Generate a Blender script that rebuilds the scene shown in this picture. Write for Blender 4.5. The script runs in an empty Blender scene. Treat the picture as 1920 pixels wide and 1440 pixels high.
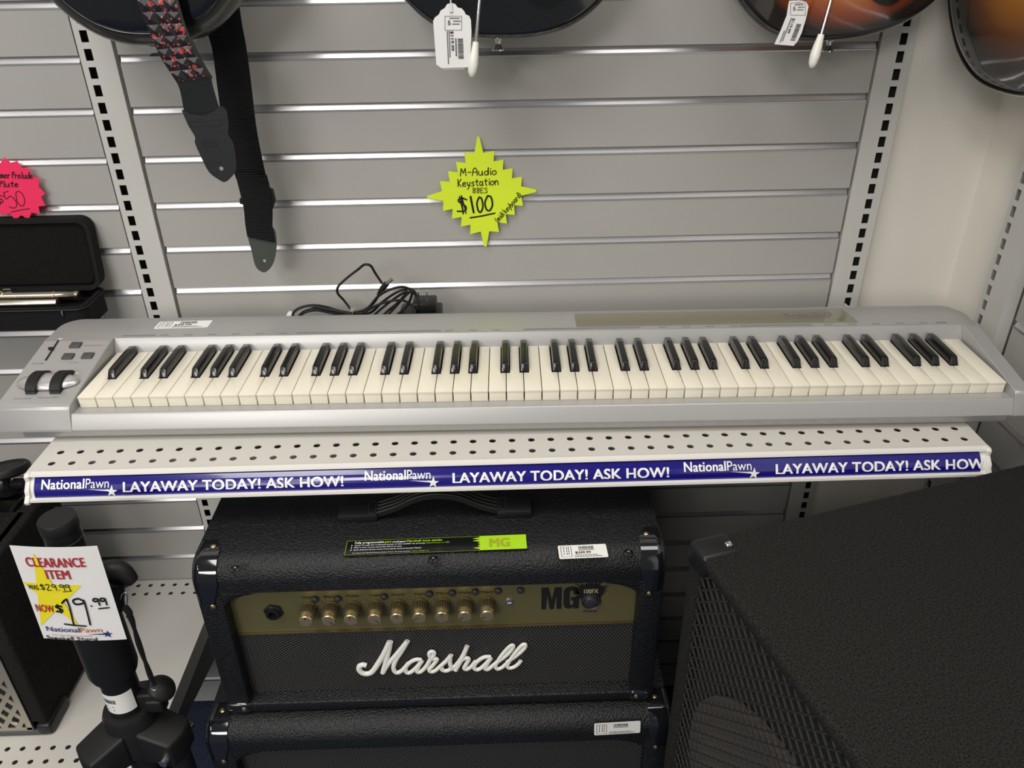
import bpy, bmesh, math, random
from mathutils import Vector, Matrix, Euler
random.seed(7)
sc = bpy.context.scene
COL = sc.collection
# ------------------------------------------------------------------ camera
CAM = Vector((-0.0155, -1.2865, 1.5976)); FPX = 1493.97
ROT = Euler((1.04931307, 0.01341597, -0.02786494), 'XYZ')
cd = bpy.data.cameras.new('camera'); cam = bpy.data.objects.new('camera', cd); COL.objects.link(cam)
cam.location = CAM; cam.rotation_euler = ROT
cd.sensor_width = 36; cd.lens = FPX * 36 / 1920; cd.clip_start = .02
sc.camera = cam
# ------------------------------------------------------------------ world, lamps, exposure
sc.view_settings.view_transform = 'Standard'; sc.view_settings.look = 'None'
sc.view_settings.gamma = 1; sc.view_settings.exposure = -0.10; sc.view_settings.use_curve_mapping = False
w = bpy.data.worlds.new('shop_air'); sc.world = w; w.use_nodes = True
w.node_tree.nodes['Background'].inputs[0].default_value = (.95, .97, 1, 1)
w.node_tree.nodes['Background'].inputs[1].default_value = .15
def area_lamp(x, y, e, sx=.6, sy=1.2):
    l = bpy.data.lights.new('troffer_or_fill', 'AREA'); l.shape = 'RECTANGLE'; l.size = sx; l.size_y = sy
    l.energy = e; l.color = (1, .965, .91)
    o = bpy.data.objects.new('troffer_or_fill', l); COL.objects.link(o); o.location = (x, y, 2.85)
area_lamp(-.85, -1.30, 24); area_lamp(.40, -.85, 13, 1.2, .6); area_lamp(-.75, -3.4, 34); area_lamp(-2.6, -2.2, 20); area_lamp(-2.1, -5.0, 185, 1.2, 2.4)  # second: added fill for right side wall; last: added behind to brighten front faces

# ------------------------------------------------------------------ helpers
MR = ROT.to_matrix()
def ray(px, py): return MR @ Vector(((px - 960) / FPX, -(py - 720) / FPX, -1))
def at(px, py, ax, val):
    """world point where the sight line of pixel (px,py) meets the plane axis=val"""
    d = ray(px, py); return CAM + d * ((val - CAM[ax]) / d[ax])
V = Vector
def smoothline(P, n=8, closed=False):
    P = [Vector(p) for p in P]; out = []; N = len(P)
    segs = N if closed else N - 1
    for i in range(segs):
        if closed: a, b, c, d = P[i-1], P[i], P[(i+1) % N], P[(i+2) % N]
        else: a, b, c, d = P[max(i-1, 0)], P[i], P[i+1], P[min(i+2, N-1)]
        for k in range(n):
            t = k / n
            out.append(.5 * ((2*b) + (c-a)*t + (2*a-5*b+4*c-d)*t*t + (3*b-a-3*c+d)*t**3))
    if not closed: out.append(P[-1])
    return out
class MB:
    def __init__(s): s.v = []; s.f = []
    def add(s, vs, fs):
        o = len(s.v); s.v += [Vector(v) for v in vs]; s.f += [tuple(i + o for i in f) for f in fs]; return s
    def box(s, x0, x1, y0, y1, z0, z1, M=None):
        vs = [V((x, y, z)) for z in (z0, z1) for y in (y0, y1) for x in (x0, x1)]
        if M: vs = [M @ v for v in vs]
        return s.add(vs, [(0,2,3,1),(4,5,7,6),(0,1,5,4),(2,6,7,3),(0,4,6,2),(1,3,7,5)])
    def prism(s, poly, fn, a, b):
        """poly: 2D points; fn(u,v,t) -> world; extruded t=a..b"""
        n = len(poly)
        vs = [fn(p[0], p[1], a) for p in poly] + [fn(p[0], p[1], b) for p in poly]
        return s.add(vs, [tuple(range(n))[::-1], tuple(range(n, 2*n))] + [(i, (i+1) % n, n+(i+1) % n, n+i) for i in range(n)])
    def loft(s, rings, caps=True, closed=True):
        n = len(rings[0]); vs = [p for r in rings for p in r]; fs = []
        for j in range(len(rings)-1):
            for i in range(n if closed else n-1):
                fs.append((j*n+i, j*n+(i+1) % n, (j+1)*n+(i+1) % n, (j+1)*n+i))
        if caps: fs += [tuple(range(n))[::-1], tuple(range((len(rings)-1)*n, len(rings)*n))]
        return s.add(vs, fs)
    def lathe(s, prof, base, axis=(0,0,1), n=24, caps=True):
        ax = Vector(axis).normalized(); u = ax.orthogonal().normalized(); w_ = ax.cross(u)
        base = Vector(base)
        return s.loft([[base + ax*h + (u*math.cos(2*math.pi*i/n) + w_*math.sin(2*math.pi*i/n))*max(r, 1e-5) for i in range(n)] for r, h in prof], caps)
    def cyl(s, p0, p1, r0, r1=None, n=20):
        p0, p1 = Vector(p0), Vector(p1); r1 = r0 if r1 is None else r1
        return s.lathe([(r0, 0), (r1, (p1-p0).length)], p0, p1-p0, n)
    def tube(s, pts, r, n=8, flat=1, up=None, closed=False):
        pts = [Vector(p) for p in pts]; rings = []; N = len(pts); prev = None
        for i, p in enumerate(pts):
            if closed: t = (pts[(i+1) % N] - pts[i-1]).normalized()
            else: t = (pts[min(i+1, N-1)] - pts[max(i-1, 0)]).normalized()
            if up: u = Vector(up) - t*t.dot(Vector(up))
            elif prev is None: u = t.orthogonal()
            else: u = prev - t*t.dot(prev)
            u.normalize(); prev = u; b = t.cross(u)
            rr = r[i] if isinstance(r, (list, tuple)) else r
            rings.append([p + u*rr*flat*math.cos(2*math.pi*k/n) + b*rr*math.sin(2*math.pi*k/n) for k in range(n)])
        if closed: rings.append(rings[0])
        return s.loft(rings, not closed)
    def ribbon(s, pts, widths, nrm, thick):
        """flat strap: pts along it, half width vectors, thickness along nrm"""
        rings = []
        for p, wv in zip(pts, widths):
            p = Vector(p); wv = Vector(wv); nn = Vector(nrm).normalized()*thick/2
            rings.append([p-wv-nn, p+wv-nn, p+wv+nn, p-wv+nn])
        return s.loft(rings)
    def stroke(s, pts, wd, fn, h=.0003):
        """marker stroke: 2D polyline of width wd drawn on a surface fn(u,v,t)"""
        N = len(pts); r = wd/2
        for i in range(N-1):
            a, b = pts[i], pts[i+1]; dx, dy = b[0]-a[0], b[1]-a[1]; l = math.hypot(dx, dy) or 1e-9
            nx, ny = -dy/l*r, dx/l*r; hh = h*(1+.02*(i % 3))
            s.add([fn(a[0]+nx, a[1]+ny, hh), fn(b[0]+nx, b[1]+ny, hh), fn(b[0]-nx, b[1]-ny, hh), fn(a[0]-nx, a[1]-ny, hh)], [(0, 1, 2, 3)])
        for p in pts: s.add([fn(p[0]+r*math.cos(k*math.pi/4), p[1]+r*math.sin(k*math.pi/4), h*.95) for k in range(8)], [tuple(range(8))])
        return s
    def flat(s, poly, fn, h=.0002):
        return s.add([fn(p[0], p[1], h) for p in poly], [tuple(range(len(poly)))])
    def text(s, t, x0, x1, y0, y1, fn, bold=0, shear=0, h=.0003):
        """text stretched into the box x0..x1, y0 (baseline) .. y1 (cap height)"""
        vs, fs, wd, hc = text2d(t, bold, shear)
        ky = (y1-y0)/hc; d = bold*ky*.8; kx = (x1-x0)/wd; dx = bold*kx*.9 if bold else 0
        kx = (x1-x0-2*dx)/wd; x0 += dx
        sh = [(0, 0)] if not bold else [(0, 0), (-dx, -d*.5), (dx, d*.5), (-dx, d*.5), (dx, -d*.5)]
        for i, (ox, oy) in enumerate(sh): s.add([fn(x0+a*kx+ox, y0+b*ky+oy, h+i*.00001) for a, b in vs], fs)
        return s
    def build(s, name, mat, parent=None, bevel=0, seg=2, smooth=35, local=False, lim=40):
        me = bpy.data.meshes.new(name); vs = s.v
        if parent is not None and not local:
            inv = wmat(parent).inverted(); vs = [inv @ v for v in vs]
        me.from_pydata([tuple(v) for v in vs], [], s.f); me.validate()
        bm = bmesh.new(); bm.from_mesh(me)
        if bevel:
            ed = [e for e in bm.edges if len(e.link_faces) == 2 and e.calc_face_angle(0) > math.radians(lim)]
            bmesh.ops.bevel(bm, geom=ed, offset=bevel, segments=seg, affect='EDGES', profile=.5, clamp_overlap=True)
        if smooth is not None: bmesh.ops.recalc_face_normals(bm, faces=bm.faces)
        bm.to_mesh(me); bm.free()
        if smooth:
            for p in me.polygons: p.use_smooth = True
            me.set_sharp_from_angle(angle=math.radians(smooth))
        if mat: me.materials.append(mat)
        o = bpy.data.objects.new(name, me); COL.objects.link(o)
        if parent is not None: o.parent = parent
        return o
def wmat(o):
    M = o.matrix_basis.copy()
    while o.parent: o = o.parent; M = o.matrix_basis @ M
    return M
_tc = {}
def text2d(t, bold, shear):
    k = (t, bold, shear)
    if k not in _tc:
        c = bpy.data.curves.new('lettering_curve', 'FONT'); c.body = t; c.size = 1; c.fill_mode = 'FRONT'; c.resolution_u = 4
        c.shear = shear
        c.space_character = 1 + 1.2*bold
        o = bpy.data.objects.new('lettering_curve', c); COL.objects.link(o)
        dg = bpy.context.evaluated_depsgraph_get(); m = o.evaluated_get(dg).to_mesh()
        vs = [(v.co.x, v.co.y) for v in m.vertices]; fs = [tuple(p.vertices) for p in m.polygons]
        o.evaluated_get(dg).to_mesh_clear(); bpy.data.objects.remove(o); bpy.data.curves.remove(c)
        x0 = min(a for a, b in vs); x1 = max(a for a, b in vs)
        cap = .73
        if not any(ch.isupper() or ch.isdigit() or ch in 'bdfhklt$' for ch in t): cap = .56
        _tc[k] = ([(a-x0, b) for a, b in vs], fs, x1-x0, cap)
    return _tc[k]
def thing(name, label, cat, loc=(0,0,0), rz=0, group=None):
    o = bpy.data.objects.new(name, None); COL.objects.link(o); o.location = loc; o.rotation_euler = (0, 0, rz)
    o.empty_display_size = .05; return tag(o, label, cat, group)
def tag(o, label, cat, group=None):
    o['label'] = label; o['category'] = cat
    if group: o['group'] = group
    return o
def struct(o): o['kind'] = 'structure'; return o
# ------------------------------------------------------------------ materials
def mat(name, col, rough=.5, metal=0, spec=.5, coat=0, noise=None, bump=0, bscale=200, var=0, aniso=0):
    m = bpy.data.materials.new(name); m.use_nodes = True; nt = m.node_tree; b = nt.nodes['Principled BSDF']
    b.inputs['Base Color'].default_value = (*col, 1); b.inputs['Roughness'].default_value = rough
    b.inputs['Metallic'].default_value = metal; b.inputs['Specular IOR Level'].default_value = spec
    b.inputs['Coat Weight'].default_value = coat; b.inputs['Coat Roughness'].default_value = .06
    b.inputs['Anisotropic'].default_value = aniso
    if bump or var:
        tc = nt.nodes.new('ShaderNodeTexCoord'); n = nt.nodes.new('ShaderNodeTexNoise')
        n.inputs['Scale'].default_value = bscale; n.inputs['Detail'].default_value = 3
        nt.links.new(tc.outputs['Object'], n.inputs['Vector'])
        if bump:
            bp = nt.nodes.new('ShaderNodeBump'); bp.inputs['Strength'].default_value = bump; bp.inputs['Distance'].default_value = .002
            nt.links.new(n.outputs['Fac'], bp.inputs['Height']); nt.links.new(bp.outputs['Normal'], b.inputs['Normal'])
        if var:
            r = nt.nodes.new('ShaderNodeValToRGB'); r.color_ramp.elements[0].position = .3; r.color_ramp.elements[1].position = .7
            r.color_ramp.elements[0].color = (*[c*(1-var) for c in col], 1); r.color_ramp.elements[1].color = (*[min(1, c*(1+var)) for c in col], 1)
            nt.links.new(n.outputs['Fac'], r.inputs['Fac']); nt.links.new(r.outputs['Color'], b.inputs['Base Color'])
    return m
def ramp(nt, fac, stops):
    r = nt.nodes.new('ShaderNodeValToRGB'); e = r.color_ramp.elements
    while len(e) < len(stops): e.new(.5)
    for q, (p, c) in zip(e, stops): q.position = p; q.color = (*c, 1)
    nt.links.new(fac, r.inputs['Fac']); return r
M = {}
M['slat'] = mat('slat_board', (.44, .43, .408), .42, var=.02, bscale=6)
M['upright'] = mat('powder_coat', (.62, .61, .58), .45)
M['hole'] = mat('dark_backing', (.012, .012, .012), .8)  # shade inside the upright slots as near-black colour; also dark backings
M['alu'] = mat('aluminium', (.70, .69, .71), .3, .9)
M['shelf'] = mat('shelf_enamel', (.62, .595, .55), .38)
M['rail'] = mat('rail_plastic', (.78, .76, .72), .35)
M['wall'] = mat('wall_paint', (.86, .825, .755), .6, bump=.05, bscale=300)
M['silver'] = mat('silver_plastic', (.45, .445, .44), .38, .35, coat=.05)
M['silver_dome'] = mat('silver_dome', (.62, .61, .6), .3, .6)
M['ivory'] = mat('ivory_key', (.86, .805, .67), .28)
M['ebony'] = mat('black_key', (.012, .012, .012), .18)
M['rubber'] = mat('black_rubber', (.010, .010, .0105), .5, spec=.35)
M['plastic'] = mat('black_plastic', (.010, .010, .011), .36, spec=.4)
M['gloss'] = mat('black_lacquer', (.006, .007, .009), .08, coat=1)
M['button'] = mat('grey_button', (.07, .07, .07), .5)
M['darkbtn'] = mat('dark_button', (.028, .028, .032), .45)
M['bolt'] = mat('blackened_bolt', (.10, .10, .10), .2, 1)
M['plate'] = mat('name_plate', (.40, .375, .28), .12, .6)
M['print'] = mat('grey_print', (.20, .20, .22), .5)
M['ink'] = mat('black_ink', (.008, .008, .008), .5)
M['white'] = mat('white_paper', (.86, .85, .85), .55)
M['whitegloss'] = mat('white_plastic', (.88, .86, .80), .25)
M['label'] = mat('white_label', (.88, .87, .84), .35)
M['blue'] = mat('blue_strip', (.010, .006, .18), .18, coat=.6)
M['lettering'] = mat('white_lettering', (.85, .85, .87), .3)
M['tolex'] = mat('black_tolex', (.0055, .006, .0075), .37, bump=1, bscale=430)
M['tolex'].node_tree.nodes['Principled BSDF'].inputs['Specular IOR Level'].default_value = .5
M['carpet'] = mat('cabinet_carpet', (.018, .0175, .0162), .95, spec=.15, bump=1, bscale=520, var=.75)
M['gold'] = mat('gold_panel', (.22, .195, .085), .36, .55, aniso=.5)
M['brass'] = mat('brass_knob', (.78, .62, .34), .26, .9)
M['brassdark'] = mat('knurled_brass', (.13, .10, .05), .42, .6)
M['goldprint'] = mat('gold_print', (.50, .44, .24), .5)
M['screw'] = mat('brass_screw', (.55, .45, .25), .3, 1)
M['chrome'] = mat('chrome', (.75, .75, .75), .12, 1)
M['nickel'] = mat('flute_nickel', (.78, .72, .58), .22, 1)
M['yellow'] = mat('neon_yellow_card', (.76, .94, .03), .6)
M['pink'] = mat('neon_pink_card', (1.0, .028, .13), .6)
M['star'] = mat('printed_yellow', (.90, .78, .02), .6)
M['red'] = mat('printed_red', (.45, .02, .03), .6)
M['orange'] = mat('printed_orange', (.55, .14, .03), .6)
M['navy'] = mat('printed_navy', (.02, .03, .16), .6)
M['lime'] = mat('lime_label', (.42, .72, .02), .3)
M['limedark'] = mat('lime_outline', (.36, .42, .02), .4)
M['gloss_label'] = mat('black_label', (.006, .007, .006), .15)
M['velvet'] = mat('black_velvet', (.010, .009, .008), .9, spec=.1, bump=.8, bscale=500, var=.4)
M['cloth'] = mat('black_nylon', (.008, .008, .009), .8, spec=.25, bump=.4, bscale=300)
M['leather'] = mat('black_leather', (.016, .018, .019), .42, bump=.15, bscale=250)
M['suede'] = mat('grey_leather', (.055, .065, .055), .7)
M['grille_metal'] = mat('silver_grille', (.46, .43, .36), .4, .7)
M['mesh'] = mat('black_mesh', (.06, .056, .052), .4, .3)
M['cone'] = mat('speaker_cone', (.010, .0095, .009), .8)
M['surround'] = mat('cone_surround', (.10, .092, .08), .6)
M['floor'] = mat('floor_carpet', (.03, .042, .085), .95, bump=.6, bscale=300, var=.8)
def weave_mat():
    m = mat('grille_cloth', (.02, .02, .02), .6); nt = m.node_tree; b = nt.nodes['Principled BSDF']
    tc = nt.nodes.new('ShaderNodeTexCoord'); out = []
    for ang in (.55, -1.05):
        mp = nt.nodes.new('ShaderNodeMapping'); mp.inputs['Rotation'].default_value = (0, ang, 0)
        nt.links.new(tc.outputs['Object'], mp.inputs['Vector'])
        wv = nt.nodes.new('ShaderNodeTexWave'); wv.bands_direction = 'X'; wv.inputs['Scale'].default_value = 88; wv.inputs['Distortion'].default_value = .3
        nt.links.new(mp.outputs['Vector'], wv.inputs['Vector']); out.append(wv.outputs['Fac'])
    mu = nt.nodes.new('ShaderNodeMath'); mu.operation = 'MULTIPLY'; nt.links.new(out[0], mu.inputs[0]); nt.links.new(out[1], mu.inputs[1])
    r = ramp(nt, mu.outputs[0], [(.3, (.004, .004, .004)), (.8, (.16, .155, .145))])
    nt.links.new(r.outputs['Color'], b.inputs['Base Color'])
    bp = nt.nodes.new('ShaderNodeBump'); bp.inputs['Strength'].default_value = .6; bp.inputs['Distance'].default_value = .001
    nt.links.new(mu.outputs[0], bp.inputs['Height']); nt.links.new(bp.outputs['Normal'], b.inputs['Normal'])
    return m
M['weave'] = weave_mat()
def web_mat():
    m = mat('ribbed_webbing', (.006, .006, .007), .75, spec=.25); nt = m.node_tree; b = nt.nodes['Principled BSDF']
    tc = nt.nodes.new('ShaderNodeTexCoord'); wv = nt.nodes.new('ShaderNodeTexWave'); wv.bands_direction = 'Z'; wv.inputs['Scale'].default_value = 90
    nt.links.new(tc.outputs['Object'], wv.inputs['Vector'])
    bp = nt.nodes.new('ShaderNodeBump'); bp.inputs['Strength'].default_value = .8; bp.inputs['Distance'].default_value = .001
    nt.links.new(wv.outputs['Fac'], bp.inputs['Height']); nt.links.new(bp.outputs['Normal'], b.inputs['Normal'])
    return m
M['web'] = web_mat()
def splat_mat():
    m = mat('red_spattered_leather', (.012, .010, .012), .38); nt = m.node_tree; b = nt.nodes['Principled BSDF']
    tc = nt.nodes.new('ShaderNodeTexCoord'); outs = []
    for s_, th in ((70, .24), (190, .27)):
        v = nt.nodes.new('ShaderNodeTexVoronoi'); v.inputs['Scale'].default_value = s_; nt.links.new(tc.outputs['Object'], v.inputs['Vector'])
        l = nt.nodes.new('ShaderNodeMath'); l.operation = 'LESS_THAN'; l.inputs[1].default_value = th; nt.links.new(v.outputs['Distance'], l.inputs[0]); outs.append(l.outputs[0])
    a = nt.nodes.new('ShaderNodeMath'); a.operation = 'MAXIMUM'; nt.links.new(outs[0], a.inputs[0]); nt.links.new(outs[1], a.inputs[1])
    r = ramp(nt, a.outputs[0], [(.4, (.012, .010, .013)), (.6, (.45, .06, .055))]); nt.links.new(r.outputs['Color'], b.inputs['Base Color'])
    return m
M['splat'] = splat_mat()
def sunburst(name, cx, cz, a, b_, axis, stops=None):
    m = mat(name, (.5, .2, .03), .16, coat=.7); nt = m.node_tree; b = nt.nodes['Principled BSDF']
    tc = nt.nodes.new('ShaderNodeTexCoord'); sp = nt.nodes.new('ShaderNodeSeparateXYZ'); nt.links.new(tc.outputs['Object'], sp.inputs[0])
    def term(o, c, k):
        s_ = nt.nodes.new('ShaderNodeMath'); s_.operation = 'SUBTRACT'; s_.inputs[1].default_value = c; nt.links.new(o, s_.inputs[0])
        d = nt.nodes.new('ShaderNodeMath'); d.operation = 'DIVIDE'; d.inputs[1].default_value = k; nt.links.new(s_.outputs[0], d.inputs[0])
        p = nt.nodes.new('ShaderNodeMath'); p.operation = 'MULTIPLY'; nt.links.new(d.outputs[0], p.inputs[0]); nt.links.new(d.outputs[0], p.inputs[1]); return p.outputs[0]
    ad = nt.nodes.new('ShaderNodeMath'); ad.operation = 'ADD'
    nt.links.new(term(sp.outputs[axis], cx, a), ad.inputs[0]); nt.links.new(term(sp.outputs['Z'], cz, b_), ad.inputs[1])
    r = ramp(nt, ad.outputs[0], stops or [(0, (.50, .22, .035)), (.42, (.46, .15, .02)), (.62, (.26, .05, .012)), (.85, (.012, .010, .009))])
    nt.links.new(r.outputs['Color'], b.inputs['Base Color']); return m

# ================================================================== SETTING
mb = MB(); mb.box(-2.2, 1.2, -3.0, .1, -.02, 0); struct(mb.build('floor', M['floor'], smooth=None))
mb = MB(); mb.box(-2.2, .80, .022, .07, 0, 2.7); struct(mb.build('wall_back', M['wall'], smooth=None))
mb = MB(); mb.box(.80, .85, -3.0, .07, 0, 2.7); struct(mb.build('wall_right', M['wall'], smooth=None))
GZ = [1.4338 + .0747*k for k in range(3, -20, -1)]            # groove centres
def slat_panel(a0, a1, fn, label, name='slatwall_panel'):
    """fn(a, depth, z): a along the wall, depth out of the wall"""
    ztop, zbot, hg, dg, th = 1.70, .015, .0062, .008, .019
    prof = [(-th, ztop), (0, ztop)]
    for z in GZ:
        if z > ztop-.02 or z < zbot+.02: continue
        prof += [(0, z+hg), (-dg, z+hg), (-dg, z-hg), (0, z-hg)]
    prof += [(0, zbot), (-th, zbot)]
    mb = MB(); mb.prism(prof, lambda u, v, t: fn(t, u, v), a0, a1)
    p = tag(mb.build(name, M['slat'], smooth=None), label, 'slatwall panel', 'grey slatwall panels')
    fixn(p)
    for z in GZ:
        if z > ztop-.02 or z < zbot+.02: continue
        g = MB()
        g.prism([(-dg+.0002, z-hg+.0002), (-dg+.0002, z+hg-.0002), (-dg+.0008, z+hg-.0002), (-dg+.0030, z+hg*.35), (-dg+.0062, z-hg+.0022), (.0008, z-hg+.0016), (.0008, z-hg+.0002)], lambda u, v, t: fn(t, u, v), a0+.001, a1-.001)
        fixn(g.build('groove_insert', M['alu'], p, smooth=None))
    return p
def fixn(o):
    bm = bmesh.new(); bm.from_mesh(o.data); bmesh.ops.recalc_face_normals(bm, faces=bm.faces); bm.to_mesh(o.data); bm.free()
back = lambda a, d, z: V((a, -.002-d, z))
slat_panel(-1.86, -.6255, back, 'grey slatwall panel with metal grooves behind the flute case, left bay')
slat_panel(-.5665, .5715, back, 'widest grey slatwall panel with metal grooves directly behind the keyboard')
slat_panel(-.205, -1.6, lambda a, d, z: V((.776-d, a, z)), 'grey slatwall panel on the right side wall beside the keyboard end')
def upright(s0, lo, hi, zs, fn, label):
    """slotted column; s0 slot centre, lo..hi face extent, zs height of one slot centre"""
    P = .0254; hw, hh = .0056, .0082; mb = MB(); ztop = 1.72; zbot = .01
    ks = [zs + P*k for k in range(-80, 40) if zbot+.03 < zs + P*k < ztop-.03]
    zl = min(ks)-P/2; zh = max(ks)+P/2
    def quad(a0, a1, z0, z1, d=0): mb.add([fn(a0, d, z0), fn(a1, d, z0), fn(a1, d, z1), fn(a0, d, z1)], [(0, 1, 2, 3)])
    L, R = s0-hw, s0+hw
    quad(lo, L, zbot, ztop); quad(R, hi, zbot, ztop); quad(L, R, zbot, zl); quad(L, R, zh, ztop)
    for z in ks:
        quad(L, R, z-P/2, z-hh); quad(L, R, z+hh, z+P/2)
        for (a, b, c, d) in ((L, z-hh, R, z-hh), (R, z-hh, R, z+hh), (R, z+hh, L, z+hh), (L, z+hh, L, z-hh)):
            mb.add([fn(a, 0, b), fn(c, 0, d), fn(c, -.0016, d), fn(a, -.0016, b)], [(0, 1, 2, 3)])
    for e in (lo, hi):
        mb.add([fn(e, 0, zbot), fn(e, 0, ztop), fn(e, -.02, ztop), fn(e, -.02, zbot)], [(0, 1, 2, 3)])
    mb.add([fn(lo, 0, ztop), fn(hi, 0, ztop), fn(hi, -.02, ztop), fn(lo, -.02, ztop)], [(0, 1, 2, 3)])
    o = tag(mb.build('slotted_upright', M['upright'], smooth=30), label, 'upright', 'slotted shelving uprights')
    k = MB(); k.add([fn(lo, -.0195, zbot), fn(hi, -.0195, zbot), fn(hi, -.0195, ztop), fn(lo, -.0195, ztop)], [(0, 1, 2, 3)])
    k.build('slot_shade', M['hole'], o, smooth=None)  # black sheet behind the slots, their inner shade put into colour
upright(-.6096, -.6235, -.5725, 1.466, back, 'slotted metal upright left of the keyboard, between two slatwall panels')
upright(.6096, .5760, .6275, 1.4168, back, 'slotted metal upright right of the yellow sign, against the plain wall')
upright(-.142, -.190, -.1285, 1.267, lambda a, d, z: V((.763-d, a, z)), 'slotted metal upright on the right side wall near the corner')

# ================================================================== SHELVES
def perf_plate(mb, x0, x1, y0, y1, z, rows, xs, hr=.0046, th=.0012, n=12):
    """steel plate with real round holes: rows of hole centres y, xs hole x"""
    P = .0122
    def quad(a, b, c, d): mb.add([(a, c, z), (b, c, z), (b, d, z), (a, d, z)], [(0, 1, 2, 3)])
    ys = sorted(rows); cur = y0
    for ry in ys:
        quad(x0, x1, cur, ry-P)
        cx = x0
        for hx in xs:
            quad(cx, hx-P, ry-P, ry+P); cx = hx+P
            ring = [(hx+hr*math.cos(2*math.pi*k/n+math.pi/4), ry+hr*math.sin(2*math.pi*k/n+math.pi/4)) for k in range(n)]
            cor = [(hx+P, ry+P), (hx-P, ry+P), (hx-P, ry-P), (hx+P, ry-P)]
            vs = [(a, b, z) for a, b in ring] + [(a, b, z) for a, b in cor] + [(a, b, z-th) for a, b in ring]
            fs = []
            q = n//4
            for c in range(4):
                idx = [(c*q+k) % n for k in range(q+1)]
                fs.append(tuple([n+c] + [n+(c+1) % 4] + idx[::-1]))
            for k in range(n): fs.append((k, (k+1) % n, n+4+(k+1) % n, n+4+k))
            mb.add(vs, fs)
        quad(cx, x1, ry-P, ry+P); cur = ry+P
    quad(x0, x1, cur, y1)
SZ = 1.0153
SHB = -.032
sh = thing('gondola_shelf', 'long off-white perforated shelf under the keyboard with blue price rail', 'shelf', (0, -.46, SZ))
mb = MB(); xs = [-.5834+.0254*k for k in range(47)]
perf_plate(mb, -.607, .607, -.460, SHB, SZ, [-.4452, -.4204], xs)
for (x0, x1, y0, y1) in ((-.607, .607, -.461, -.4595), (-.607, -.6058, -.46, SHB), (.6058, .607, -.46, SHB)):
    mb.box(x0, x1, y0, y1, SZ-.034, SZ-.0001)
mb.build('shelf_deck', M['shelf'], sh, smooth=None)
mb = MB(); mb.box(-.600, .600, -.40, -.30, SZ-.034, SZ-.022); mb.box(-.600, .600, -.17, SHB, SZ-.034, SZ-.022)
mb.build('stiffener', M['shelf'], sh, smooth=None)
for sx in (-1, 1):
    mb = MB(); x = sx*.6; mb.prism([(-.012, SZ-.003), (-.44, SZ-.003), (-.44, SZ-.035), (-.012, SZ-.11)], lambda u, v, t: V((t, u, v)), x-.0015, x+.0015)
    mb.build('shelf_bracket', M['shelf'], sh, smooth=None)
# price rail: upper lip, curved back, lower lip
def railp(v): # v 0 (bottom) .. 1 (top) of the strip face
    t = v; y = -.4785 + .0135*t - .0035*math.sin(math.pi*t); z = .9868 + .0225*t
    return y, z
mb = MB()
prof = [(-.461, SZ-.001), (-.4675, SZ-.0015), (-.4685, SZ-.004), (-.4655, SZ-.0045)] + [(railp(1-k/8)[0]+.0012, railp(1-k/8)[1]) for k in range(9)] + [(-.4835, .9865), (-.4840, .9835), (-.476, .9828), (-.461, .9885)]
mb.prism(prof, lambda u, v, t: V((t, u, v)), -.602, .603); mb.build('price_rail', M['rail'], sh, smooth=25)
for x in (-.6045, .6055):
    mb = MB(); p2 = [(-.458, SZ-.0004), (-.4665, SZ-.0002), (-.4705, SZ-.003), (-.4698, SZ-.010), (-.478, SZ-.018), (-.4795, SZ-.024), (-.4865, SZ-.0305), (-.4855, SZ-.0345), (-.475, SZ-.0355), (-.458, SZ-.030)]
    mb.prism(p2, lambda u, v, t: V((t, u, v)), x-.003, x+.003); mb.build('rail_end_cap', M['rail'], sh, bevel=.0008, smooth=30)
XL, XR = -.5965, .5955
mb = MB()
for k in range(8):
    (ya, za), (yb, zb) = railp(k/8), railp((k+1)/8)
    mb.add([(XL, ya, za), (XR, ya, za), (XR, yb, zb), (XL, yb, zb)], [(0, 1, 2, 3)])
strip = mb.build('price_rail_strip', M['blue'], sh, smooth=60)
def sf(u, v, t):
    y, z = railp(v); return V((u, y-.0009-t, z))
def subdiv_text(mb, fn, *a, **k): mb.text(*a, fn, **k)
SX = lambda px, py: at(px, py, 1, -.470).x
def starpts(cx, cy, r, ry, rot=0, k=.40):
    return [(cx+(r if i % 2 == 0 else r*k)*math.sin(rot+i*math.pi/5), cy+(ry if i % 2 == 0 else ry*k)*math.cos(rot+i*math.pi/5)) for i in range(10)]
for (n0, n1, nm, t0, t1, yy) in ((77, 205, 160, 231, 646, 900), (683, 807, 762, 848, 1253, 880), (1282, 1408, 1362, 1453, 1878, 868)):
    a, b, c = SX(n0, yy), SX(n1, yy), SX(nm, yy)
    mb = MB(); mb.text('National', a, c-.001, .50, .93, sf, bold=.028); mb.text('Pawn', c+.0005, b, .50, .93, sf, bold=.0)
    mb.flat(starpts(b+.003, .29, .0076, .33, .1), sf)
    mb.flat([(b+.001, .30), (b-.002, .40), (b-.027, .44)], sf, .0001); mb.build('logo_lettering', M['lettering'], strip, smooth=None)
    mb = MB(); e1 = SX(t1, yy); s1 = SX(t0, yy)
    if t1 > 1860: mb.text('LAYAWAY TODAY! ASK HOW', s1, SX(1846, 850), .25, .75, sf, bold=.030)
    else: mb.text('LAYAWAY TODAY! ASK HOW!', s1, e1, .25, .75, sf, bold=.030)
    mb.build('slogan_lettering', M['lettering'], strip, smooth=None)

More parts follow.
